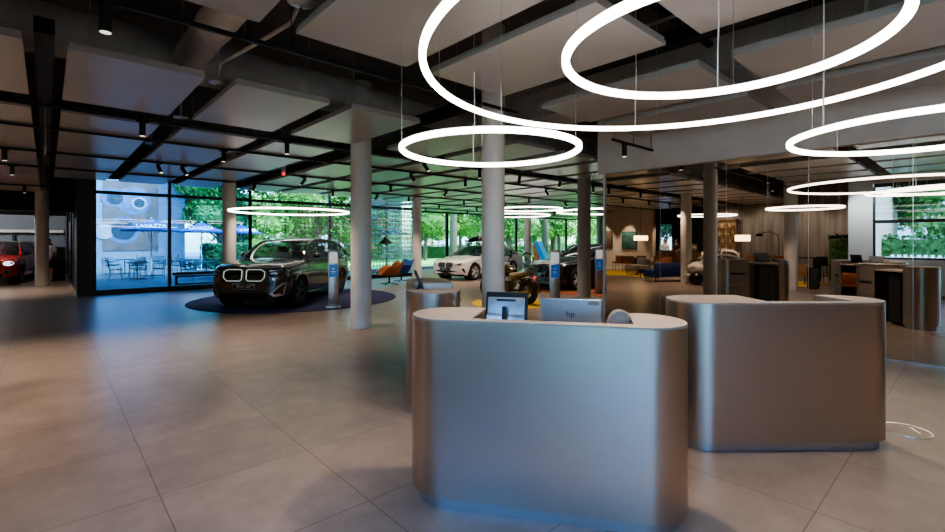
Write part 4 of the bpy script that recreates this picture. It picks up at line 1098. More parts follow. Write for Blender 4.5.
    for sg in (-1, 1):
        b = MB()
        for k in range(6): b.cyl((.1, sg*(.18+.03*k), .50), (.1, sg*(.192+.03*k), .50), .13-.004*k, n=24)
        b.cyl((.1, sg*.16, .50), (.1, sg*.38, .50), .085, n=20); b.build('cylinder_fins', M['steel'], t)
    MB().tube([(-.05, .15, .26), (-.12, .32, .01)], .012, 8).build('side_stand', M['black'], t)
    return t
motorcycle((9.40, 8.85, .013), radians(86), 'black cruiser motorcycle with tan saddle and gold pipes on the yellow rug')
def bicycle(loc, rz, label):
    t = thing('bicycle', label, 'bicycle', loc, rz); R = .345; zc = R
    for x in (.54, -.50):
        b = MB(); b.tube([(x+R*cos(a), 0, zc+R*sin(a)) for a in [2*pi*k/44 for k in range(44)]], .024, 8, closed=True); o = b.build('wheel', M['tyre'], t)
        b = MB(); b.tube([(x+(R-.04)*cos(a), 0, zc+(R-.04)*sin(a)) for a in [2*pi*k/44 for k in range(44)]], .012, 6, closed=True)
        for k in range(16):
            a = 2*pi*k/16; b.cyl((x, (-1)**k*.03, zc), (x+(R-.04)*cos(a), 0, zc+(R-.04)*sin(a)), .0025, n=4)
        b.build('rim', M['dark'], o)
    b = MB(); bb = (0, 0, .30); st = (-.14, 0, .78); hd = (.40, 0, .80)
    for p, q in ((bb, st), (st, hd), (bb, (.42, 0, .70)), (bb, (-.50, 0, zc)), (st, (-.50, 0, zc)), (hd, (.54, 0, zc)), (hd, (.37, 0, .92))): b.cyl(p, q, .02, n=10)
    b.build('frame', M['black'], t)
    MB().tube([(.35, .30, .94), (.39, .1, .93), (.39, -.1, .93), (.35, -.30, .94)], .013, 8).build('handlebar', M['black'], t)
    b = MB(); b.cyl(st, (-.18, 0, .90), .014); b.box((-.2, 0, .92), (.26, .13, .05), b=.02); b.build('saddle', M['dark'], t)
    b = MB(); b.cyl((0, -.03, .30), (0, .03, .30), .09, n=24); b.cyl((0, .06, .30), (.12, .06, .18), .01); b.cyl((0, -.06, .30), (-.12, -.06, .42), .01); b.build('crank_set', M['steel'], t)
    return t
bicycle((17.88, 16.05, .40), radians(100), 'black bicycle carried upright behind the white saloon')
rk = thing('bicycle_rack', 'black carrier behind the white saloon holding the bicycle', 'bicycle rack', (17.78, 16.1, 0), radians(100))
b = MB(); b.box((0, 0, .36), (1.0, .12, .06), b=.02); b.tube([(0, 0, .36), (0, .05, 1.0)], .02, 8); b.build('wheel_tray', M['dark'], rk)
b = MB(); b.tube([(0, 0, .34), (.03, .12, .34), (.05, .25, .32)], .03, 8); b.box((0, 0, .18), (.05, .05, .36)); b.build('tow_bar', M['dark'], rk)

# ------------------------------------------------------------------ seats, lamps and lounge
def shell_chair(loc, rz, label, m, group):
    t = thing('lounge_armchair', label, 'armchair', loc, rz, group)
    rows_ = []
    for i in range(15):
        u = i/14; row = []
        for k in range(13):
            v = -1+2*k/12
            if u < .45: x = .30-.62*u/.45*.9; z = .44-.05*(u/.45)
            else:
                q = (u-.45)/.55; x = -.258-.14*q-.06*q*q; z = .39+.52*q
            w_ = .30+.06*sin(pi*u); y = w_*v; lift = .36*abs(v)**2.2*(1 if u < .5 else 1-.8*(u-.5)/.5)*min(1, u*5)
            row.append((x+.12*abs(v)**3*(u > .45)*(u-.45), y, z+lift))
        rows_.append(row)
    o = MB().grid(rows_).build('seat_shell', M[m], t, smooth=70)
    so = o.modifiers.new('thickness', 'SOLIDIFY'); so.thickness = .045; so.offset = -1
    b = MB(); b.cyl((-.05, 0, .06), (-.05, 0, .36), .025)
    for k in range(4):
        a = pi/4+pi/2*k; b.tube([(-.05, 0, .08), (-.05+.30*cos(a), .30*sin(a), .015)], .016, 8)
    b.build('swivel_base', M['black'], t)
    return t
ag = 'armchairs by the far window'
shell_chair((9.72, 15.5, 0), radians(165), 'burnt orange armchair on a black swivel base by the far window', 'orange', ag).scale = (1.2, 1.25, .93)
shell_chair((10.75, 16.2, 0), radians(175), 'blue armchair tucked behind the orange armchair', 'blue_felt', ag).scale = (1.1, 1.15, .97)
def round_table(loc, label, R, h, top, cat='table', name='side_table'):
    t = thing(name, label, cat, loc)
    MB().lathe([(0, h-.025), (R-.005, h-.025), (R, h-.012), (R, h), (0, h)], 40).build('table_top', M[top], t)
    MB().lathe([(R*.6, 0), (R*.6, .012), (.03, .03), (.022, .05), (.022, h-.025)], 28).build('pedestal_leg', M['black'], t)
    return t
round_table((9.35, 16.9, 0), 'black round table left of the orange armchair', .42, .72, 'dark')
def pendant(loc, label, m, r=.30):
    t = thing('pendant_lamp', label, 'pendant lamp', loc)
    b = MB(); b.lathe([(r, 0), (r*.98, .012), (.045, .26), (.03, .30)], 36, cap=False); b.build('lamp_shade', M[m], t, smooth=60)
    MB().ball((0, 0, .07), .05).build('bulb', M['lens'], t)
    MB().cyl((0, 0, .29), (0, 0, 4.75-loc[2]), .006, n=6).build('cord', M['black'], t)
    return t
pendant((10.72, 17.3, 1.56), 'black cone pendant lamp above the orange armchair', 'black', .33)
pendant((10.0, 17.4, 1.36), 'white cone pendant lamp half hidden by the carpet disc column', 'white', .30)
# hanging screen of pale tiles along the window
sc = MB(); fr_ = MB()
for i in range(34):
    x = 7.3+i*.165
    fr_.cyl((x, 18.33, .2), (x, 18.33, 3.2), .003, n=4, caps=False)
    for k in range(14):
        z = .30+k*.205
        sc.add([(x-.062, 18.33, z), (x+.062, 18.33, z), (x+.050, 18.33, z+.13), (x-.050, 18.33, z+.13)], [(0, 1, 2, 3)])
scr = thing('tile_curtain', 'hanging curtain of pale translucent tiles in front of the far window', 'curtain', (0, 0, 0)); scr['kind'] = 'stuff'
sc.build('tiles', M['pale_tile'], scr, smooth=0)['kind'] = 'stuff'; fr_.build('strings', M['steel'], scr, smooth=0)['kind'] = 'stuff'
b = MB(); b.box((10.05, 18.33, 3.22), (5.7, .06, .05)); b.build('curtain_rail', M['frame'], scr, smooth=0)
# --- lounge (seen in the mirror)
def sofa(loc, rz, label, m, L=1.9, back=.80, cush=2, seat=.42):
    t = thing('sofa', label, 'sofa', loc, rz)
    MB().box((0, 0, .30), (L, .80, .22), b=.05).build('seat_base', M[m], t)
    for k in range(cush): MB().box((-L/2+L/cush*(k+.5), .03, seat), (L/cush-.02, .74, .14), b=.05).build('seat_cushion', M[m], t)
    MB().box((0, -.36, .55), (L, .14, .48), b=.05).build('backrest', M[m], t)
    for x in (-L/2+.1, L/2-.1):
        for y in (-.3, .3): MB().cyl((x, y, 0), (x, y, .2), .018, n=10).build('leg', M['black'], t)
    return t
def wood_chair(loc, rz, label, m='tan'):
    t = thing('tub_chair', label, 'chair', loc, rz, 'tan tub chairs of the lounge')
    MB().box((0, 0, .44), (.52, .50, .10), b=.04).build('seat', M[m], t)
    b = MB(); rows_ = []
    for i in range(13):
        a = radians(200+140*i/12)-pi; a = radians(-160+ -220*i/12+0) if False else radians(180+(-80+160*i/12))
        rows_.append([(-(-.02)+.30*cos(a), .30*sin(a), .46+.36*j/4) for j in range(5)])
    o = b.grid(rows_).build('backrest', M[m], t, smooth=70); q = o.modifiers.new('thickness', 'SOLIDIFY'); q.thickness = .04
    for x in (-.2, .2):
        for y in (-.2, .2): MB().tube([(x*.8, y*.8, .42), (x*1.1, y*1.1, 0)], .013, 8).build('leg', M['black'], t)
    return t
sofa((-1.9, 8.9, 0), radians(25), 'dark blue sofa seen from behind in the mirror lounge', 'navy', 2.0)
b = thing('footstool', 'dark blue upholstered footstool beside the blue sofa', 'footstool', (-2.6, 10.1, 0), .3)
MB().box((0, 0, .32), (.8, .6, .2), b=.05).build('cushion', M['navy'], b)
for x in (-.32, .32):
    for y in (-.22, .22): MB().cyl((x, y, 0), (x, y, .23), .015, n=8).build('leg', M['black'], b)
tag(slab('lounge_rug', -8.2, -3.2, 9.9, 14.2, .001, .012, M['yellow']), 'yellow rectangular rug in the lounge, seen in the mirror', 'rug')
sofa((-4.3, 11.6, .012), radians(-60), 'grey low lounge chair on the yellow rug, seen in the mirror', 'grey_felt', 1.1, cush=1)
wood_chair((-5.3, 12.0, .012), 2.2, 'dark armed chair on the yellow rug with a pale cushion', 'dark')
for i, (x, y) in enumerate([(-6.6, 13.4), (-7.2, 14.4), (-7.6, 12.4), (-8.0, 13.4), (-6.0, 15.2), (-7.0, 11.4)]):
    wood_chair((x, y, .012 if y < 14.2 else 0), .6*i, 'tan tub chair of the lounge by the pictures, one of several alike')
tb = round_table((-4.2, 10.55, .012), 'small black side table on the yellow rug edge', .28, .55, 'dark')
v = thing('yellow_vase', 'small yellow vase on the black side table', 'vase', (-4.2, 10.55, .562)); MB().lathe([(.05, 0), (.07, .06), (.075, .16), (.06, .2)], 24).build('vase_body', M['yellow'], v)
MB().lathe([(.06, .2), (.065, .215), (.05, .21)], 24, cap=False).build('vase_rim', M['yellow'], v)
def picture(y, z, w, h, m, label):
    t = thing('framed_picture', label, 'picture', (-9.48, y, z), radians(90))
    b = MB(); b.box((0, 0, 0), (w, .03, h)); b.build('picture_frame', M['black'], t, smooth=0)
    b = MB(); b.box((0, -.018, 0), (w-.05, .006, h-.05)); b.build('canvas', M[m], t, smooth=0)
picture(16.6, 1.78, 1.0, 1.1, 'brownpic', 'brown toned picture on the lounge wall, seen in the mirror')
picture(14.9, 1.72, 1.0, 1.1, 'teal', 'teal picture on the lounge wall, seen in the mirror')
def lamp_box(loc, rz, label, w=1.0, floor_=True):
    t = thing('hanging_lamp', label, 'pendant lamp', loc, rz, 'rectangular warm lampshades')
    b = MB(); b.box((0, 0, 0), (w, .34, .25), b=.02); b.build('lamp_shade', M['warm_lamp'], t)
    MB().cyl((0, 0, .15), (0, 0, 4.74-loc[2]), .008, n=6).build('cord', M['black'], t)
    return t
lamp_box((-5.6, 12.1, 1.83), radians(60), 'warm rectangular hanging lampshade in front of the teal picture', .68)
lamp_box((-3.9, 6.72, 1.80), radians(60), 'warm rectangular hanging lampshade left of the timber wall', .5)
# bottle shelf at the end of the timber wall
sh = thing('bottle_shelf', 'warm lit wooden shelf of bottles against the timber wall', 'shelf', (-9.28, 9.2, .16), radians(90))
b = MB(); b.box((0, .16, 1.6), (.98, .02, 2.2)); b.build('shelf_back', M['shelf_lit'], sh, smooth=0)
for x in (-.49, .49): b = MB(); b.box((x, 0, 1.6), (.03, .34, 2.2)); b.build('side_panel', M['oak'], sh, smooth=0)
lev = [.55+.42*k for k in range(6)]
for z in lev: b = MB(); b.box((0, 0, z), (.96, .34, .03)); b.build('shelf_board', M['oak'], sh, smooth=0)
proto = None
for k, z in enumerate(lev[:-1]):
    for i in range(5):
        p = sh.matrix_basis @ Vector((-.36+i*.177, -.02, z+.0155))
        if proto is None or False:
            proto = {}
        key = (i*3+k) % 2
        if key not in proto:
            o = MB().lathe([(.04, 0), (.045, .02), (.045, .17), (.016, .22), (.016, .28), (0, .28)], 14).build('bottle', M['bottle' if key else 'amber']); proto[key] = o
        else: o = proto[key].copy(); COL.objects.link(o)
        o.location = p; tag(o, ['amber bottle among the rows on the lit shelf', 'pale bottle among the rows on the lit shelf'][key], 'bottle', 'bottles on the lit shelf')
# long table with tan chairs and an arc lamp by the timber wall
lt = thing('long_table', 'long dark table with tan chairs by the timber wall', 'table', (-6.6, 6.0, 0), radians(100))
b = MB(); b.box((0, 0, .98), (3.0, .7, .05), b=.01); b.build('table_top', M['dark'], lt)
for x in (-1.35, 1.35): MB().box((x, 0, .48), (.06, .6, .95)).build('leg', M['black'], lt, smooth=0)
be = thing('bench', 'long tan leather bench by the timber wall, seen in the mirror', 'bench', (-4.4, 5.6, 0), radians(100))
MB().box((0, 0, .42), (2.4, .55, .16), b=.04).build('seat', M['tan'], be); MB().box((0, -.25, .62), (2.4, .10, .36), b=.04).build('backrest', M['oak'], be)
for x in (-1.05, 1.05):
    for y in (-.2, .2): MB().cyl((x, y, 0), (x, y, .36), .02, n=8).build('leg', M['black'], be)
tag(slab('bench_rug', -5.6, -3.2, 4.2, 7.0, .001, .012, M['yellow']), 'small yellow rug under the tan bench, seen in the mirror', 'rug')
bar_stool((-5.5, 5.9, 0), 1.2, 'tan high chair at the long dark table, nearer the pale column', 'tan')
bar_stool((-5.7, 7.0, 0), 1.2, 'tan high chair at the long dark table, further from the pale column', 'tan')
bar_stool((-5.2, 4.35, 0), 1.0, 'black framed high chair at the end of the long dark table', 'dark')
al_ = thing('arc_lamp', 'tall black arc floor lamp before the timber wall', 'floor lamp', (-5.4, 5.8, 0))
MB().lathe([(.2, 0), (.2, .03), (.02, .05)], 28).build('base', M['black'], al_)
MB().tube([(0, 0, .03), (0, 0, 1.7), (-.04, .06, 1.95), (-.12, .35, 2.08), (-.18, .6, 2.05), (-.22, .8, 1.97)], .016, 8).build('arched_pole', M['black'], al_)
MB().lathe([(.16, -.06), (.10, .03), (.03, .06)], 24, T=Matrix.Translation((-.22, .8, 1.95)), cap=False).build('lamp_shade', M['black'], al_)
sb = thing('waste_bin', 'black square bin beside the reception desks, seen in the mirror', 'bin', (-2.4, 4.0, 0)); 
MB().box((0, 0, .36), (.4, .3, .72), b=.03).build('bin_body', M['dark'], sb); MB().box((0, 0, .73), (.38, .28, .02), b=.008).build('lid', M['black'], sb)
# bar counter and its stools
bc = thing('bar_counter', 'dark bar counter with two people behind it, seen in the mirror', 'counter', (-10.3, 11.95, 0), radians(90))
b = MB(); b.box((0, 0, .53), (3.9, .6, 1.06), b=.02); b.build('counter_front', M['oak'], bc); b = MB(); b.box((0, 0, 1.08), (4.0, .7, .04), b=.01); b.build('counter_top', M['dark'], bc)
for y, l_ in ((10.6, 'tan bar chair at the counter, nearer the pale column'), (12.2, 'tan bar chair at the counter, nearer the pictures')): bar_stool((-9.4, y, 0), -pi/2, l_, 'tan')
cm = thing('coffee_machine', 'chrome coffee machine on the bar counter', 'coffee machine', (-10.3, 11.4, 1.101), radians(90))
MB().box((0, 0, .2), (.7, .42, .4), b=.04).build('machine_body', M['steel'], cm); MB().box((0, -.2, .30), (.6, .06, .06), b=.01).build('brew_heads', M['chrome'], cm)
# kiosk in the passage
kk = thing('kiosk_cabinet', 'black upright cabinet beside the standing person in the passage', 'cabinet', (.38, 26.6, 0), 0)
MB().box((0, 0, .72), (.40, .45, 1.4), b=.02).build('cabinet_body', M['dark'], kk); MB().box((0, -.23, 1.1), (.32, .02, .4), b=.005).build('screen', M['trim'], kk, smooth=0)
MB().box((0, 0, .01), (.46, .5, .02)).build('base', M['black'], kk, smooth=0)

# ------------------------------------------------------------------ people
def skin_mesh(name, pts, edges, radii, m, parent, root=0, sub=2):
    me = bpy.data.meshes.new(name); me.from_pydata(pts, edges, []); me.materials.append(m)
    o = bpy.data.objects.new(name, me); COL.objects.link(o); o.parent = parent
    o.modifiers.new('skin', 'SKIN')
    if not me.skin_vertices: me.skin_vertices.new() if hasattr(me.skin_vertices, 'new') else None
    for i, r in enumerate(radii):
        d_ = me.skin_vertices[0].data[i]; d_.radius = r if isinstance(r, tuple) else (r, r); d_.use_root = (i == root)
    s_ = o.modifiers.new('sub', 'SUBSURF'); s_.levels = sub; s_.render_levels = sub
    o.modifiers['skin'].use_smooth_shade = True
    return o
def person(loc, rz, label, top, bottom, shortleg=False, arms=None, h=1.0):
    """faces local -y; one continuous body with separate hair and clothes"""
    t = thing('person', label, 'person', loc, rz); t.scale = (h, h, h)
    a = arms or dict(le=(.25, .04, 1.12), lh=(.27, -.06, .88), re=(-.25, .04, 1.12), rh=(-.27, -.06, .88))
    P_, E_, R_ = [], [], []
    def v(p, r, par=None):
        P_.append(p); R_.append(r)
        if par is not None: E_.append((par, len(P_)-1))
        return len(P_)-1
    pel = v((0, 0, .95), (.155, .11)); wa = v((0, .0, 1.10), (.135, .095), pel); ch = v((0, .01, 1.30), (.165, .11), wa); nk0 = v((0, .015, 1.455), (.085, .07), ch)
    nk = v((0, .01, 1.53), .055, nk0); hd = v((0, -.01, 1.62), (.075, .09), nk); hd2 = v((0, -.01, 1.70), (.07, .085), hd); v((0, 0, 1.755), (.035, .045), hd2)
    for sg, e, hn in ((1, a['le'], a['lh']), (-1, a['re'], a['rh'])):
        sh_ = v((sg*.19, .01, 1.41), .062, nk0); el = v(e, .042, sh_); wr = v(hn, .029, el)
        d_ = (Vector(hn)-Vector(e)).normalized(); q = Vector(hn)+d_*.07; pm = v(tuple(q), (.036, .02), wr)
        for k, (ox, ln) in enumerate(((-.03, .075), (-.01, .085), (.01, .08), (.028, .065))):
            f1 = q+d_*ln*.6+Vector((ox*.8, ox*.2, 0)); f2 = q+d_*ln+Vector((ox, -.012, -.0)); i1 = v(tuple(f1), .0095, pm); v(tuple(f2), .008, i1)
        th = Vector(hn)+d_*.035+Vector((sg*-.035, -.02, 0)); i1 = v(tuple(th), .011, wr); v(tuple(th+d_*.035+Vector((sg*-.008, -.008, 0))), .0085, i1)
        hp = v((sg*.095, 0, .90), .095, pel); kn = v((sg*.105, -.01, .50), .058, hp); cf = v((sg*.105, .012, .36), .056, kn); an = v((sg*.11, .02, .09), .036, cf); hl = v((sg*.112, .0, .045), .036, an); v((sg*.125, -.15, .03), (.035, .022), hl)
    skin_mesh('body', P_, E_, R_, M['skin'], t)
    b = MB(); b.ball((0, -.105, 1.645), (.016, .022, .022), 8, 6)
    for sg in (-1, 1): b.ball((sg*.082, .0, 1.645), (.012, .022, .032), 8, 6)
    b.build('nose_and_ears', M['skin'], t)
    b = MB()
    for sg in (-1, 1): b.ball((sg*.032, -.088, 1.665), (.012, .008, .008), 8, 6)
    b.build('eyes', M['dark'], t)
    MB().tube([(-.025, -.096, 1.598), (0, -.102, 1.594), (.025, -.096, 1.598)], .006, 6).build('mouth', M['redstripe'], t)
    b = MB(); b.ball((0, .018, 1.715), (.088, .098, .075), 16, 10); b.ball((0, .045, 1.66), (.082, .07, .08), 14, 9); b.build('hair', M['hair'], t)
    P_, E_, R_ = [], [], []
    pel = v((0, 0, .93), (.17, .125)); wa = v((0, 0, 1.10), (.158, .115), pel); ch = v((0, .01, 1.30), (.185, .13), wa); nk0 = v((0, .015, 1.45), (.10, .085), ch)
    for sg, e in ((1, a['le']), (-1, a['re'])):
        sh_ = v((sg*.19, .01, 1.41), .08, nk0); m_ = Vector((sg*.19, .01, 1.41)).lerp(Vector(e), .75); v(tuple(m_), .066, sh_)
    skin_mesh('shirt', P_, E_, R_, top, t)
    P_, E_, R_ = [], [], []
    pel = v((0, 0, .98), (.165, .12))
    for sg in (1, -1):
        hp = v((sg*.095, 0, .88), .112, pel); kn = v((sg*.106, -.008, .52), .085, hp)
        if not shortleg: cf = v((sg*.106, .01, .34), .072, kn); v((sg*.11, .015, .10), .056, cf)
    skin_mesh('shorts' if shortleg else 'trousers', P_, E_, R_, bottom, t)
    for sg in (-1, 1):
        b = MB(); b.ball((sg*.118, -.045, .045), (.05, .135, .045), 14, 8); b.build('shoe', M['dark'], t)
    return t
person((.04, 26.0, 0), pi-.3, 'person in white shirt and dark shorts standing with back turned in the passage', M['shirt'], M['shorts'], True, dict(le=(.26, .02, 1.13), lh=(.22, -.16, .98), re=(-.26, .02, 1.13), rh=(-.20, -.2, 1.0)))
person((-10.95, 13.35, 0), radians(80), 'person in white shirt leaning at the bar counter, seen in the mirror', M['shirt'], M['darkcloth'], False, dict(le=(.27, -.05, 1.15), lh=(.2, -.25, 1.06), re=(-.27, -.05, 1.15), rh=(-.2, -.25, 1.06)))
person((-10.95, 12.6, 0), radians(100), 'person in black top behind the bar counter near the pale column', M['darkcloth'], M['darkcloth'], False, dict(le=(.27, -.05, 1.15), lh=(.2, -.25, 1.1), re=(-.27, -.05, 1.15), rh=(-.2, -.25, 1.1)))
# ------------------------------------------------------------------ outside
struct(slab('terrace_floor', -14, 13.5, 18.56, 60, -.12, -.02, M['paving']))
struct(slab('street_ground', -60, 90, -40, 90, -.32, -.22, M['road']))
struct(slab('lawn_north', 12.9, 70, 23.6, 44, -.2, -.02, M['lawn']))
struct(slab('lawn_west', -24, -1.9, -30, 3.6, -.2, -.02, M['lawn']))
struct(slab('street_road', 6, 90, 44, 50, -.2, -.03, M['road']))
# neighbouring white building with a printed mural
nb = thing('neighbour_building', 'white rendered building with a large printed mural beyond the terrace', 'building', (3.6, 38, 0))
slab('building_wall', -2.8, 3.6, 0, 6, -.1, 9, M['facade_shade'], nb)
mu = slab('mural', -.95, 2.0, -.06, -.005, 1.05, 5.6, M['mural'], nb)
def disc(x, z, r, m, y, nm='mural_shape'):
    MB().lathe([(0, 0), (r, 0), (r, .008), (0, .008)], 36, Matrix.Translation((x, y, z)) @ Matrix.Rotation(pi/2, 4, 'X')).build(nm, m, mu)
mcool = mat('cool mural print', (.06, .09, .16), .6, 0, .3, 2); mdk = mat('dark mural print', (.015, .015, .025), .6, 0, .3, 2); mwh = mat('pale mural print', (.28, .26, .28), .6, 0, .2, 2)
for x, z, r, m, y in ((.65, 4.35, .95, mcool, -.062), (.95, 4.2, .42, mwh, -.07), (.95, 4.2, .30, mdk, -.078), (-.45, 4.5, .62, mcool, -.066), (-.35, 4.45, .42, mdk, -.074), (.1, 2.4, .9, mcool, -.064), (.1, 2.4, .65, mdk, -.072), (-.9, 2.3, .5, mwh, -.068)): disc(x, z, r, m, y)
slab('roof_edge', -2.9, 3.7, -.1, 6.1, 9, 9.3, M['facade'], nb)
# parasols with white lettering
def parasol(loc, rz, label):
    t = thing('parasol', label, 'parasol', loc, rz, 'blue cafe parasols'); R, zc, za = 1.30, 2.25, 2.80
    b = MB(); N = 8
    ringp = [(R*cos(2*pi*k/N+pi/8), R*sin(2*pi*k/N+pi/8)) for k in range(N)]
    vs = [(0, 0, za)]+[(x*.5, y*.5, (za+zc)/2-.02) for x, y in ringp]+[(x, y, zc) for x, y in ringp]+[(x, y, zc-.07) for x, y in ringp]
    fs = [(0, 1+k, 1+(k+1) % N) for k in range(N)]+[(1+k, 9+k, 9+(k+1) % N, 1+(k+1) % N) for k in range(N)]+[(9+k, 17+k, 17+(k+1) % N, 9+(k+1) % N) for k in range(N)]
    b.add(vs, fs); b.build('canopy', M['parasol'], t, smooth=0)
    b = MB(); b.cyl((0, 0, .02), (0, 0, za+.06), .03, n=14); b.build('pole', M['white'], t)
    b = MB()
    for x, y in ringp: b.cyl((0, 0, 1.75), (x*.55, y*.55, zc+.22), .012, n=6); b.cyl((0, 0, za-.08), (x*.98, y*.98, zc+.0), .012, n=6)
    b.build('ribs', M['white'], t)
    b = MB(); b.box((0, 0, .04), (.9, .9, .08), b=.02); b.build('base', M['steel'], t)
    yy = -R*cos(pi/8)*.72
    text('lettering', 'LAVAZZA', .27, frameT((0, -R*cos(pi/8)*.84-.02, zc+.10+.06), (1, 0, 0), (0, R*cos(pi/8), za-zc)) @ Matrix.Diagonal((1, 2.3, 1, 1)), M['white'], t, .004)
    return t
parasol((3.78, 27.5, -.02), -.137, 'blue parasol with white lettering, left one, before the mural')
parasol((6.60, 30.5, -.02), -.21, 'blue parasol with white lettering, right one, before the hedge')
parasol((9.6, 33.5, -.02), .1, 'third blue parasol further back, behind the round column')
# terrace chairs and tables
def terrace_chair(loc, rz, label):
    t = thing('terrace_chair', label, 'chair', loc, rz, 'dark metal terrace chairs outside')
    b = MB(); b.box((0, 0, .45), (.44, .44, .03), b=.01); b.build('seat', M['dark'], t)
    b = MB()
    for x in (-.2, .2): b.tube([(x, -.22, .45), (x, -.27, .86)], .012, 6)
    for k in range(4): b.tube([(-.2, -.235-.012*k, .55+.09*k), (.2, -.235-.012*k, .55+.09*k)], .016, 6)
    b.build('backrest', M['dark'], t)
    for x in (-.2, .2):
        for y in (-.2, .2): MB().cyl((x, y, .44), (x*1.08, y*1.08, 0), .012, n=6).build('leg', M['steel'], t)
    for x in (-.23, .23): MB().tube([(x, -.25, .66), (x, .16, .66), (x, .2, .45)], .012, 6).build('armrest', M['dark'], t)
    return t
def terrace_table(loc, label):
    t = thing('terrace_table', label, 'table', loc, 0, 'terrace tables outside')
    MB().box((0, 0, .735), (.8, .8, .03), b=.008).build('table_top', M['dark'], t)
    MB().cyl((0, 0, .03), (0, 0, .72), .03, n=12).build('leg', M['steel'], t); MB().box((0, 0, .015), (.5, .5, .03), b=.008).build('base', M['dark'], t)
    return t
tc0 = None; tt0 = None
for i, (x, y, l_) in enumerate([(3.0, 25.6, 'on the terrace by the dark window pier'), (5.4, 24.0, 'in front of the mural'), (3.0, 30.2, 'further back before the mural'), (5.6, 27.2, 'under the left parasol'), (8.3, 28.4, 'under the right parasol'), (5.0, 34.0, 'far back against the white building')]):
    tt = terrace_table((x, y, -.02), 'square terrace table '+l_) if tt0 is None else dup(tt0, (x, y, -.02), 0, 'square terrace table '+l_)
    tt0 = tt0 or tt
    for k in range(4):
        a = pi/2*k+.3*i; p = (x+.78*sin(a), y-.78*cos(a), -.02); lb = 'dark metal terrace chair at the table '+l_
        if tc0 is None: tc0 = terrace_chair(p, a, lb)
        else: dup(tc0, p, a, lb)
# ---- trees and hedges
def leaf_cloud(b, blobs, n, size):
    for _ in range(n):
        c, r = random.choice(blobs)
        while True:
            p = Vector((random.uniform(-1, 1), random.uniform(-1, 1), random.uniform(-1, 1)))
            if .2 < p.length < 1: break
        p = p.normalized()*(p.length**.4)
        q = Vector((c[0]+p.x*r[0], c[1]+p.y*r[1], c[2]+p.z*r[2])); s_ = size*random.uniform(.6, 1.4)
        u = Vector((random.gauss(0, 1), random.gauss(0, 1), random.gauss(0, 1))).normalized(); w = u.orthogonal().normalized()*s_; u = u*s_
        b.add([q-u*1.1, q+w*.6, q+u*1.1, q-w*.6], [(0, 1, 2, 3)])
def make_tree(name, label, loc, hgt, trunk, R, m, n=2600, low=.35, size=.16):
    t = thing(name, label, 'tree', loc, random.uniform(0, 6), 'trees outside the windows')
    b = MB(); b.tube([(0, 0, 0), (.05, .02, hgt*.3), (-.04, .05, hgt*.55), (0, 0, hgt*.8)], [trunk, trunk*.85, trunk*.65, trunk*.3], 12)
    for k in range(6):
        a = k*1.1; z = hgt*(low+.05*k); b.tube([(0, 0, z), (R*.35*cos(a), R*.35*sin(a), z+hgt*.10), (R*.7*cos(a), R*.7*sin(a), z+hgt*.16)], [trunk*.4, trunk*.28, trunk*.1], 6)
    b.build('trunk', M['bark'], t)
    blobs = []
    for k in range(11):
        a = k*2.4; rr = R*random.uniform(.2, .65); z = hgt*(low+.1+(.9-low)*random.random()*.9)
        blobs.append(((rr*cos(a), rr*sin(a), z), (R*.5, R*.5, hgt*.14)))
    b = MB(); leaf_cloud(b, blobs, n, size)
    for c, r in blobs: b.ball(c, (r[0]*.62, r[1]*.62, r[2]*.62), 9, 6)
    b.build('crown', M[m], t, smooth=0)
    return t
t1 = make_tree('leafy_tree', 'broad leafy tree behind the right parasol', (9.2, 37, -.1), 8.5, .2, 3.2, 'leaf', 7500, .22, .13)
t2 = make_tree('leafy_tree', 'light green tree beyond the far window, left of the white saloon', (24.5, 33.0, -.1), 8, .17, 2.8, 'leaf_light', 6500, .28, .13)
def more(src, x, y, lb, s=1., rz=None):
    o = dup(src, (x, y, -.1), random.uniform(0, 6) if rz is None else rz, lb); o.scale = (s, s, s); return o
more(t1, 13.2, 35, 'dense tree above the dark grey car', 1.0); more(t1, 16.8, 38, 'dense tree behind the tile curtain, left part', 1.1); more(t1, 20.0, 35.5, 'dense tree behind the tile curtain, right part', .9)
more(t1, 12.0, 44, 'tall tree far behind the hedge and parasols', 1.35); more(t1, 6.8, 47, 'tall tree peeking over the white building', 1.4)
more(t2, 29.5, 34, 'light green tree above the white saloon roof box', 1.0); more(t2, 31.5, 29.5, 'light green tree right behind the front round column', .9); more(t2, 36.0, 33.5, 'light green tree behind the bicycle', 1.05)
more(t2, 38.5, 29.0, 'light green tree left of the banners', .95); more(t2, 45.0, 31.0, 'light green tree above the info pedestal', 1.1); more(t2, 50, 30, 'light green tree behind the blue car', 1.05); more(t2, 56, 33, 'light green tree right of the grey shaded column', 1.15)
more(t1, 30, 42, 'dark tree across the street behind the white saloon', 1.2); more(t1, 42, 45, 'dark tree across the street behind the motorcycle', 1.3); more(t1, 58, 44, 'dark tree across the street behind the black car', 1.3)
for x, y, l_ in ((24.8, 29.5, 'thick dark tree trunk seen beyond the white saloon'), (38.6, 29.9, 'thick tree trunk behind the info pedestal with blue screen'), (33.6, 27.0, 'slim tree trunk beyond the slim pale column')):
    make_tree('street_tree', l_, (x, y, -.1), 10.5, .34, 3.0, 'leaf_light', 4000, .42, .13)
more(t1, -16.5, 14.6, 'tree outside the bar window, seen in the mirror', .8); more(t1, -11.5, 1.0, 'tree outside the side window beyond the railing, seen in the mirror', .8); more(t1, -15, 4.5, 'second tree outside the side window beyond the hedge, seen in the mirror', 1.0); more(t1, -14, -9, 'tree outside the side window further along', 1.2)
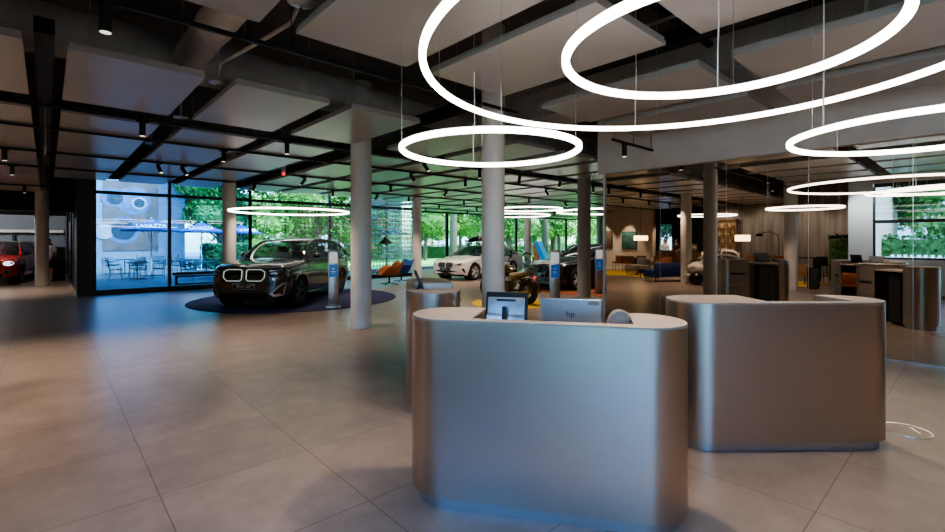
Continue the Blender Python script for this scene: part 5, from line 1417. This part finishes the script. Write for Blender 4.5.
def hedge(x0, x1, y0, y1, h, label, n):
    b = MB(); b.box(((x0+x1)/2, (y0+y1)/2, h/2-.05), (x1-x0-.14, y1-y0-.14, h-.1))
    for _ in range(n):
        q = Vector((random.uniform(x0, x1), random.uniform(y0, y1), random.uniform(0, h)))
        f_ = random.randrange(3)
        if f_ == 0: q.y = y0
        elif f_ == 1: q.z = h
        else: q.x = random.choice((x0, x1))
        q += Vector((random.gauss(0, .04), random.gauss(0, .04), random.gauss(0, .04)))
        u = Vector((random.gauss(0, 1), random.gauss(0, 1), random.gauss(0, 1))).normalized(); w = u.orthogonal()*.05; b.add([q-u*.08, q+w, q+u*.08, q-w], [(0, 1, 2, 3)])
    tag(b.build('clipped_hedge', M['hedge'], smooth=0), label, 'hedge', 'hedges outside the windows')
hedge(7.0, 12.4, 31.5, 32.4, 1.45, 'clipped green hedge behind the right parasol', 3500)
hedge(18, 60, 36.5, 37.4, 1.25, 'long low hedge across the lawn behind the white saloon', 6000)
hedge(-8.2, -7.2, -14, 4.5, 1.85, 'hedge beyond the white railing, seen in the mirror', 3000)
struct(slab('bounce_ground', -6, -1.9, -30, -.6, -.1, -.02, M['bounce_ground_pale']))  # unseen pale ground added to brighten what the front desk reflects
fe = thing('garden_railing', 'white slatted railing outside the side window, seen in the mirror', 'railing', (-6.2, -5, 0))
b = MB()
for k in range(86): b.box((0, -8+k*.18, .62), (.03, .10, 1.1))
b.build('slats', M['white'], fe, smooth=0); b = MB()
for z in (.25, 1.05): b.box((.04, -.3, z), (.04, 15.6, .07))
b.build('rails', M['white'], fe, smooth=0)
# pale buildings across the street
def block(x, y, w, d_, h, label, nx, nz):
    t = thing('street_building', label, 'building', (x, y, -.2), 0)
    MB().box((0, 0, h/2), (w, d_, h)).build('wall', M['facade'], t, smooth=0); MB().box((0, 0, h+.15), (w+.4, d_+.4, .3)).build('roof', M['wall'], t, smooth=0)
    pr_ = None
    for i in range(nx):
        for k in range(nz):
            p = (-w/2+w*(i+.5)/nx, -d_/2-.02, h*(k+.5)/nz)
            if pr_ is None: pr_ = MB().box((0, 0, 0), (w/nx*.5, .06, h/nz*.55)).build('window', M['lamp_glass'], t, smooth=0); o = pr_
            else: o = pr_.copy(); COL.objects.link(o)
            o.location = p
block(34, 64, 26, 8, 9, 'pale building across the street behind the white saloon', 8, 3)
block(66, 66, 24, 8, 8, 'pale building across the street behind the black car', 7, 3)
block(-26, -4, 1, 30, 7, 'pale building beyond the garden railing, seen in the mirror', 1, 2)
bl_ = [((x, 53+random.uniform(-1.5, 1.5), random.uniform(1.5, 6.0)), (2.6, 1.6, 2.0)) for x in [14+2.0*k for k in range(40)] for _ in range(2)]
b = MB(); leaf_cloud(b, bl_, 9000, .22)
for c, r in bl_: b.ball(c, (r[0]*.7, r[1]*.7, r[2]*.7), 9, 6)
tag(b.build('distant_foliage', M['leaf'], smooth=0), 'dense green row of trees far across the street', 'trees', None, 'stuff')
# banners
bn = thing('banner_flags', 'orange and blue slanted banner standing outside, beside the slim pale column', 'banner', (31.0, 25.3, -.02), -.3); bn.scale = (.85, .85, .75)
b = MB(); b.add([(-.9, 0, .1), (-.1, 0, .1), (-.75, 0, 2.0), (-.95, 0, 1.9)], [(0, 1, 2, 3)]); b.build('orange_panel', M['orange_flag'], bn, smooth=0)
b = MB(); b.add([(-.1, .01, .1), (.55, .01, .1), (-.45, .01, 2.25), (-.78, .01, 2.1)], [(0, 1, 2, 3)]); b.build('blue_panel', M['blue_flag'], bn, smooth=0)
b = MB(); b.add([(.55, .02, .1), (1.2, .02, .1), (.0, .02, 2.3), (-.42, .02, 2.2)], [(0, 1, 2, 3)]); b.build('pale_blue_panel', M['lightblue_flag'], bn, smooth=0)
b = MB(); b.box((0, .1, .05), (2.2, .5, .1)); b.cyl((-.6, .05, .1), (-.6, .05, 2.2), .02); b.build('banner_stand', M['steel'], bn, smooth=0)

# ------------------------------------------------------------------ light and camera
w = bpy.data.worlds.new('sky'); SC.world = w; w.use_nodes = True
nt = w.node_tree; bg = nt.nodes['Background']; sk = nt.nodes.new('ShaderNodeTexSky'); sk.sky_type = 'NISHITA'
sk.sun_disc = False; sk.sun_elevation = radians(48); sk.sun_rotation = radians(150); sk.air_density = 1.2; sk.dust_density = 1.5
nt.links.new(sk.outputs['Color'], bg.inputs['Color']); bg.inputs['Strength'].default_value = 1.3
def light(name, kind, loc, energy, color, rot=(0, 0, 0), **kw):
    l = bpy.data.lights.new(name, kind); l.energy = energy; l.color = color
    for k, v in kw.items(): setattr(l, k, v)
    o = bpy.data.objects.new(name, l); COL.objects.link(o); o.location = loc; o.rotation_euler = rot; return o
def aim(o, d): o.rotation_euler = Vector(d).to_track_quat('-Z', 'Y').to_euler()
sun = light('sun', 'SUN', (0, 0, 30), 3.2, (1, .95, .87), angle=.01); aim(sun, (-.42, .62, -.85))
for i, (x, y) in enumerate([(.33, 4.52), (1.07, 8.6), (3.25, 8.6), (7.0, 8.6), (9.6, 8.6), (13.2, 8.6), (5.4, 13.06), (8.3, 13.06), (12.6, 13.06), (15.2, 13.06), (4.9, 15.79), (10.9, 15.79), (-2.4, 8.6), (-4.6, 8.6), (-5, 10.28), (-3.4, 13.06), (-6, 15.79), (3, 1.9), (6.0, 1.9), (1.2, -1), (5, -2.4), (-.62, 21.3), (-2.2, 21.3), (14.6, 18.5), (12.6, 15.0), (17.2, 18.5), (-6.5, 5), (-2.5, 6.0), (-1.2, 25.2), (.2, 24.9), (-10.2, 12.8), (-.9, 8.3), (2, -3.6), (6.5, -4)]):
    light('spot_or_fill_lamp', 'SPOT', (x, y-.0, 3.22), 104, (1, .80, .63), spot_size=radians(95), spot_blend=.7, shadow_soft_size=.08)  # track spots, plus added ones without fittings that brighten dim areas
for x, e in ((-9.2, 0), (-9.2, 1)):
    light('picture_wash', 'SPOT', (-9.05, 14.9+1.7*e, 3.3), 150, (1, .82, .62), spot_size=radians(70), spot_blend=.5, shadow_soft_size=.05)
for y in (3.8, 5.6, 7.4, 9.2):
    l_ = light('wall_fill', 'SPOT', (-7.9, y, 3.4), 42, (1, .93, .86), spot_size=radians(95), spot_blend=.8, shadow_soft_size=.1); aim(l_, (-1, 0, -.95))  # added spots that brighten the timber wall, no fittings modelled
l_ = light('wall_fill', 'SPOT', (-.7, 2.5, 3.4), 90, (.8, .93, 1), spot_size=radians(80), spot_blend=.8, shadow_soft_size=.1); aim(l_, (-1, 0, -1.1))  # added cool spot that lifts the dark wall beside the window
light('passage_lamp', 'POINT', (-3.5, 31, 3.8), 300, (.9, .95, 1), shadow_soft_size=.3)
light('passage_lamp', 'POINT', (-4.5, 27, 3.4), 120, (.9, .95, 1), shadow_soft_size=.3)
cam = bpy.data.cameras.new('camera'); co = bpy.data.objects.new('camera', cam); COL.objects.link(co)
cam.sensor_width = 36; cam.lens = 466/945*36; cam.shift_y = -(266-241)/945; cam.clip_start = .05; cam.clip_end = 300
co.location = (0, 0, 1.68); co.rotation_euler = (pi/2, 0, -atan2(425.5, 466))
SC.camera = co
SC.view_settings.view_transform = 'AgX'; SC.view_settings.look = 'AgX - Medium High Contrast'; SC.view_settings.exposure = 1.45
try:
    SC.cycles.use_denoising = True; SC.cycles.max_bounces = 10; SC.cycles.transparent_max_bounces = 24; SC.cycles.glossy_bounces = 5; SC.cycles.diffuse_bounces = 4; SC.cycles.sample_clamp_indirect = 4.
except Exception: pass
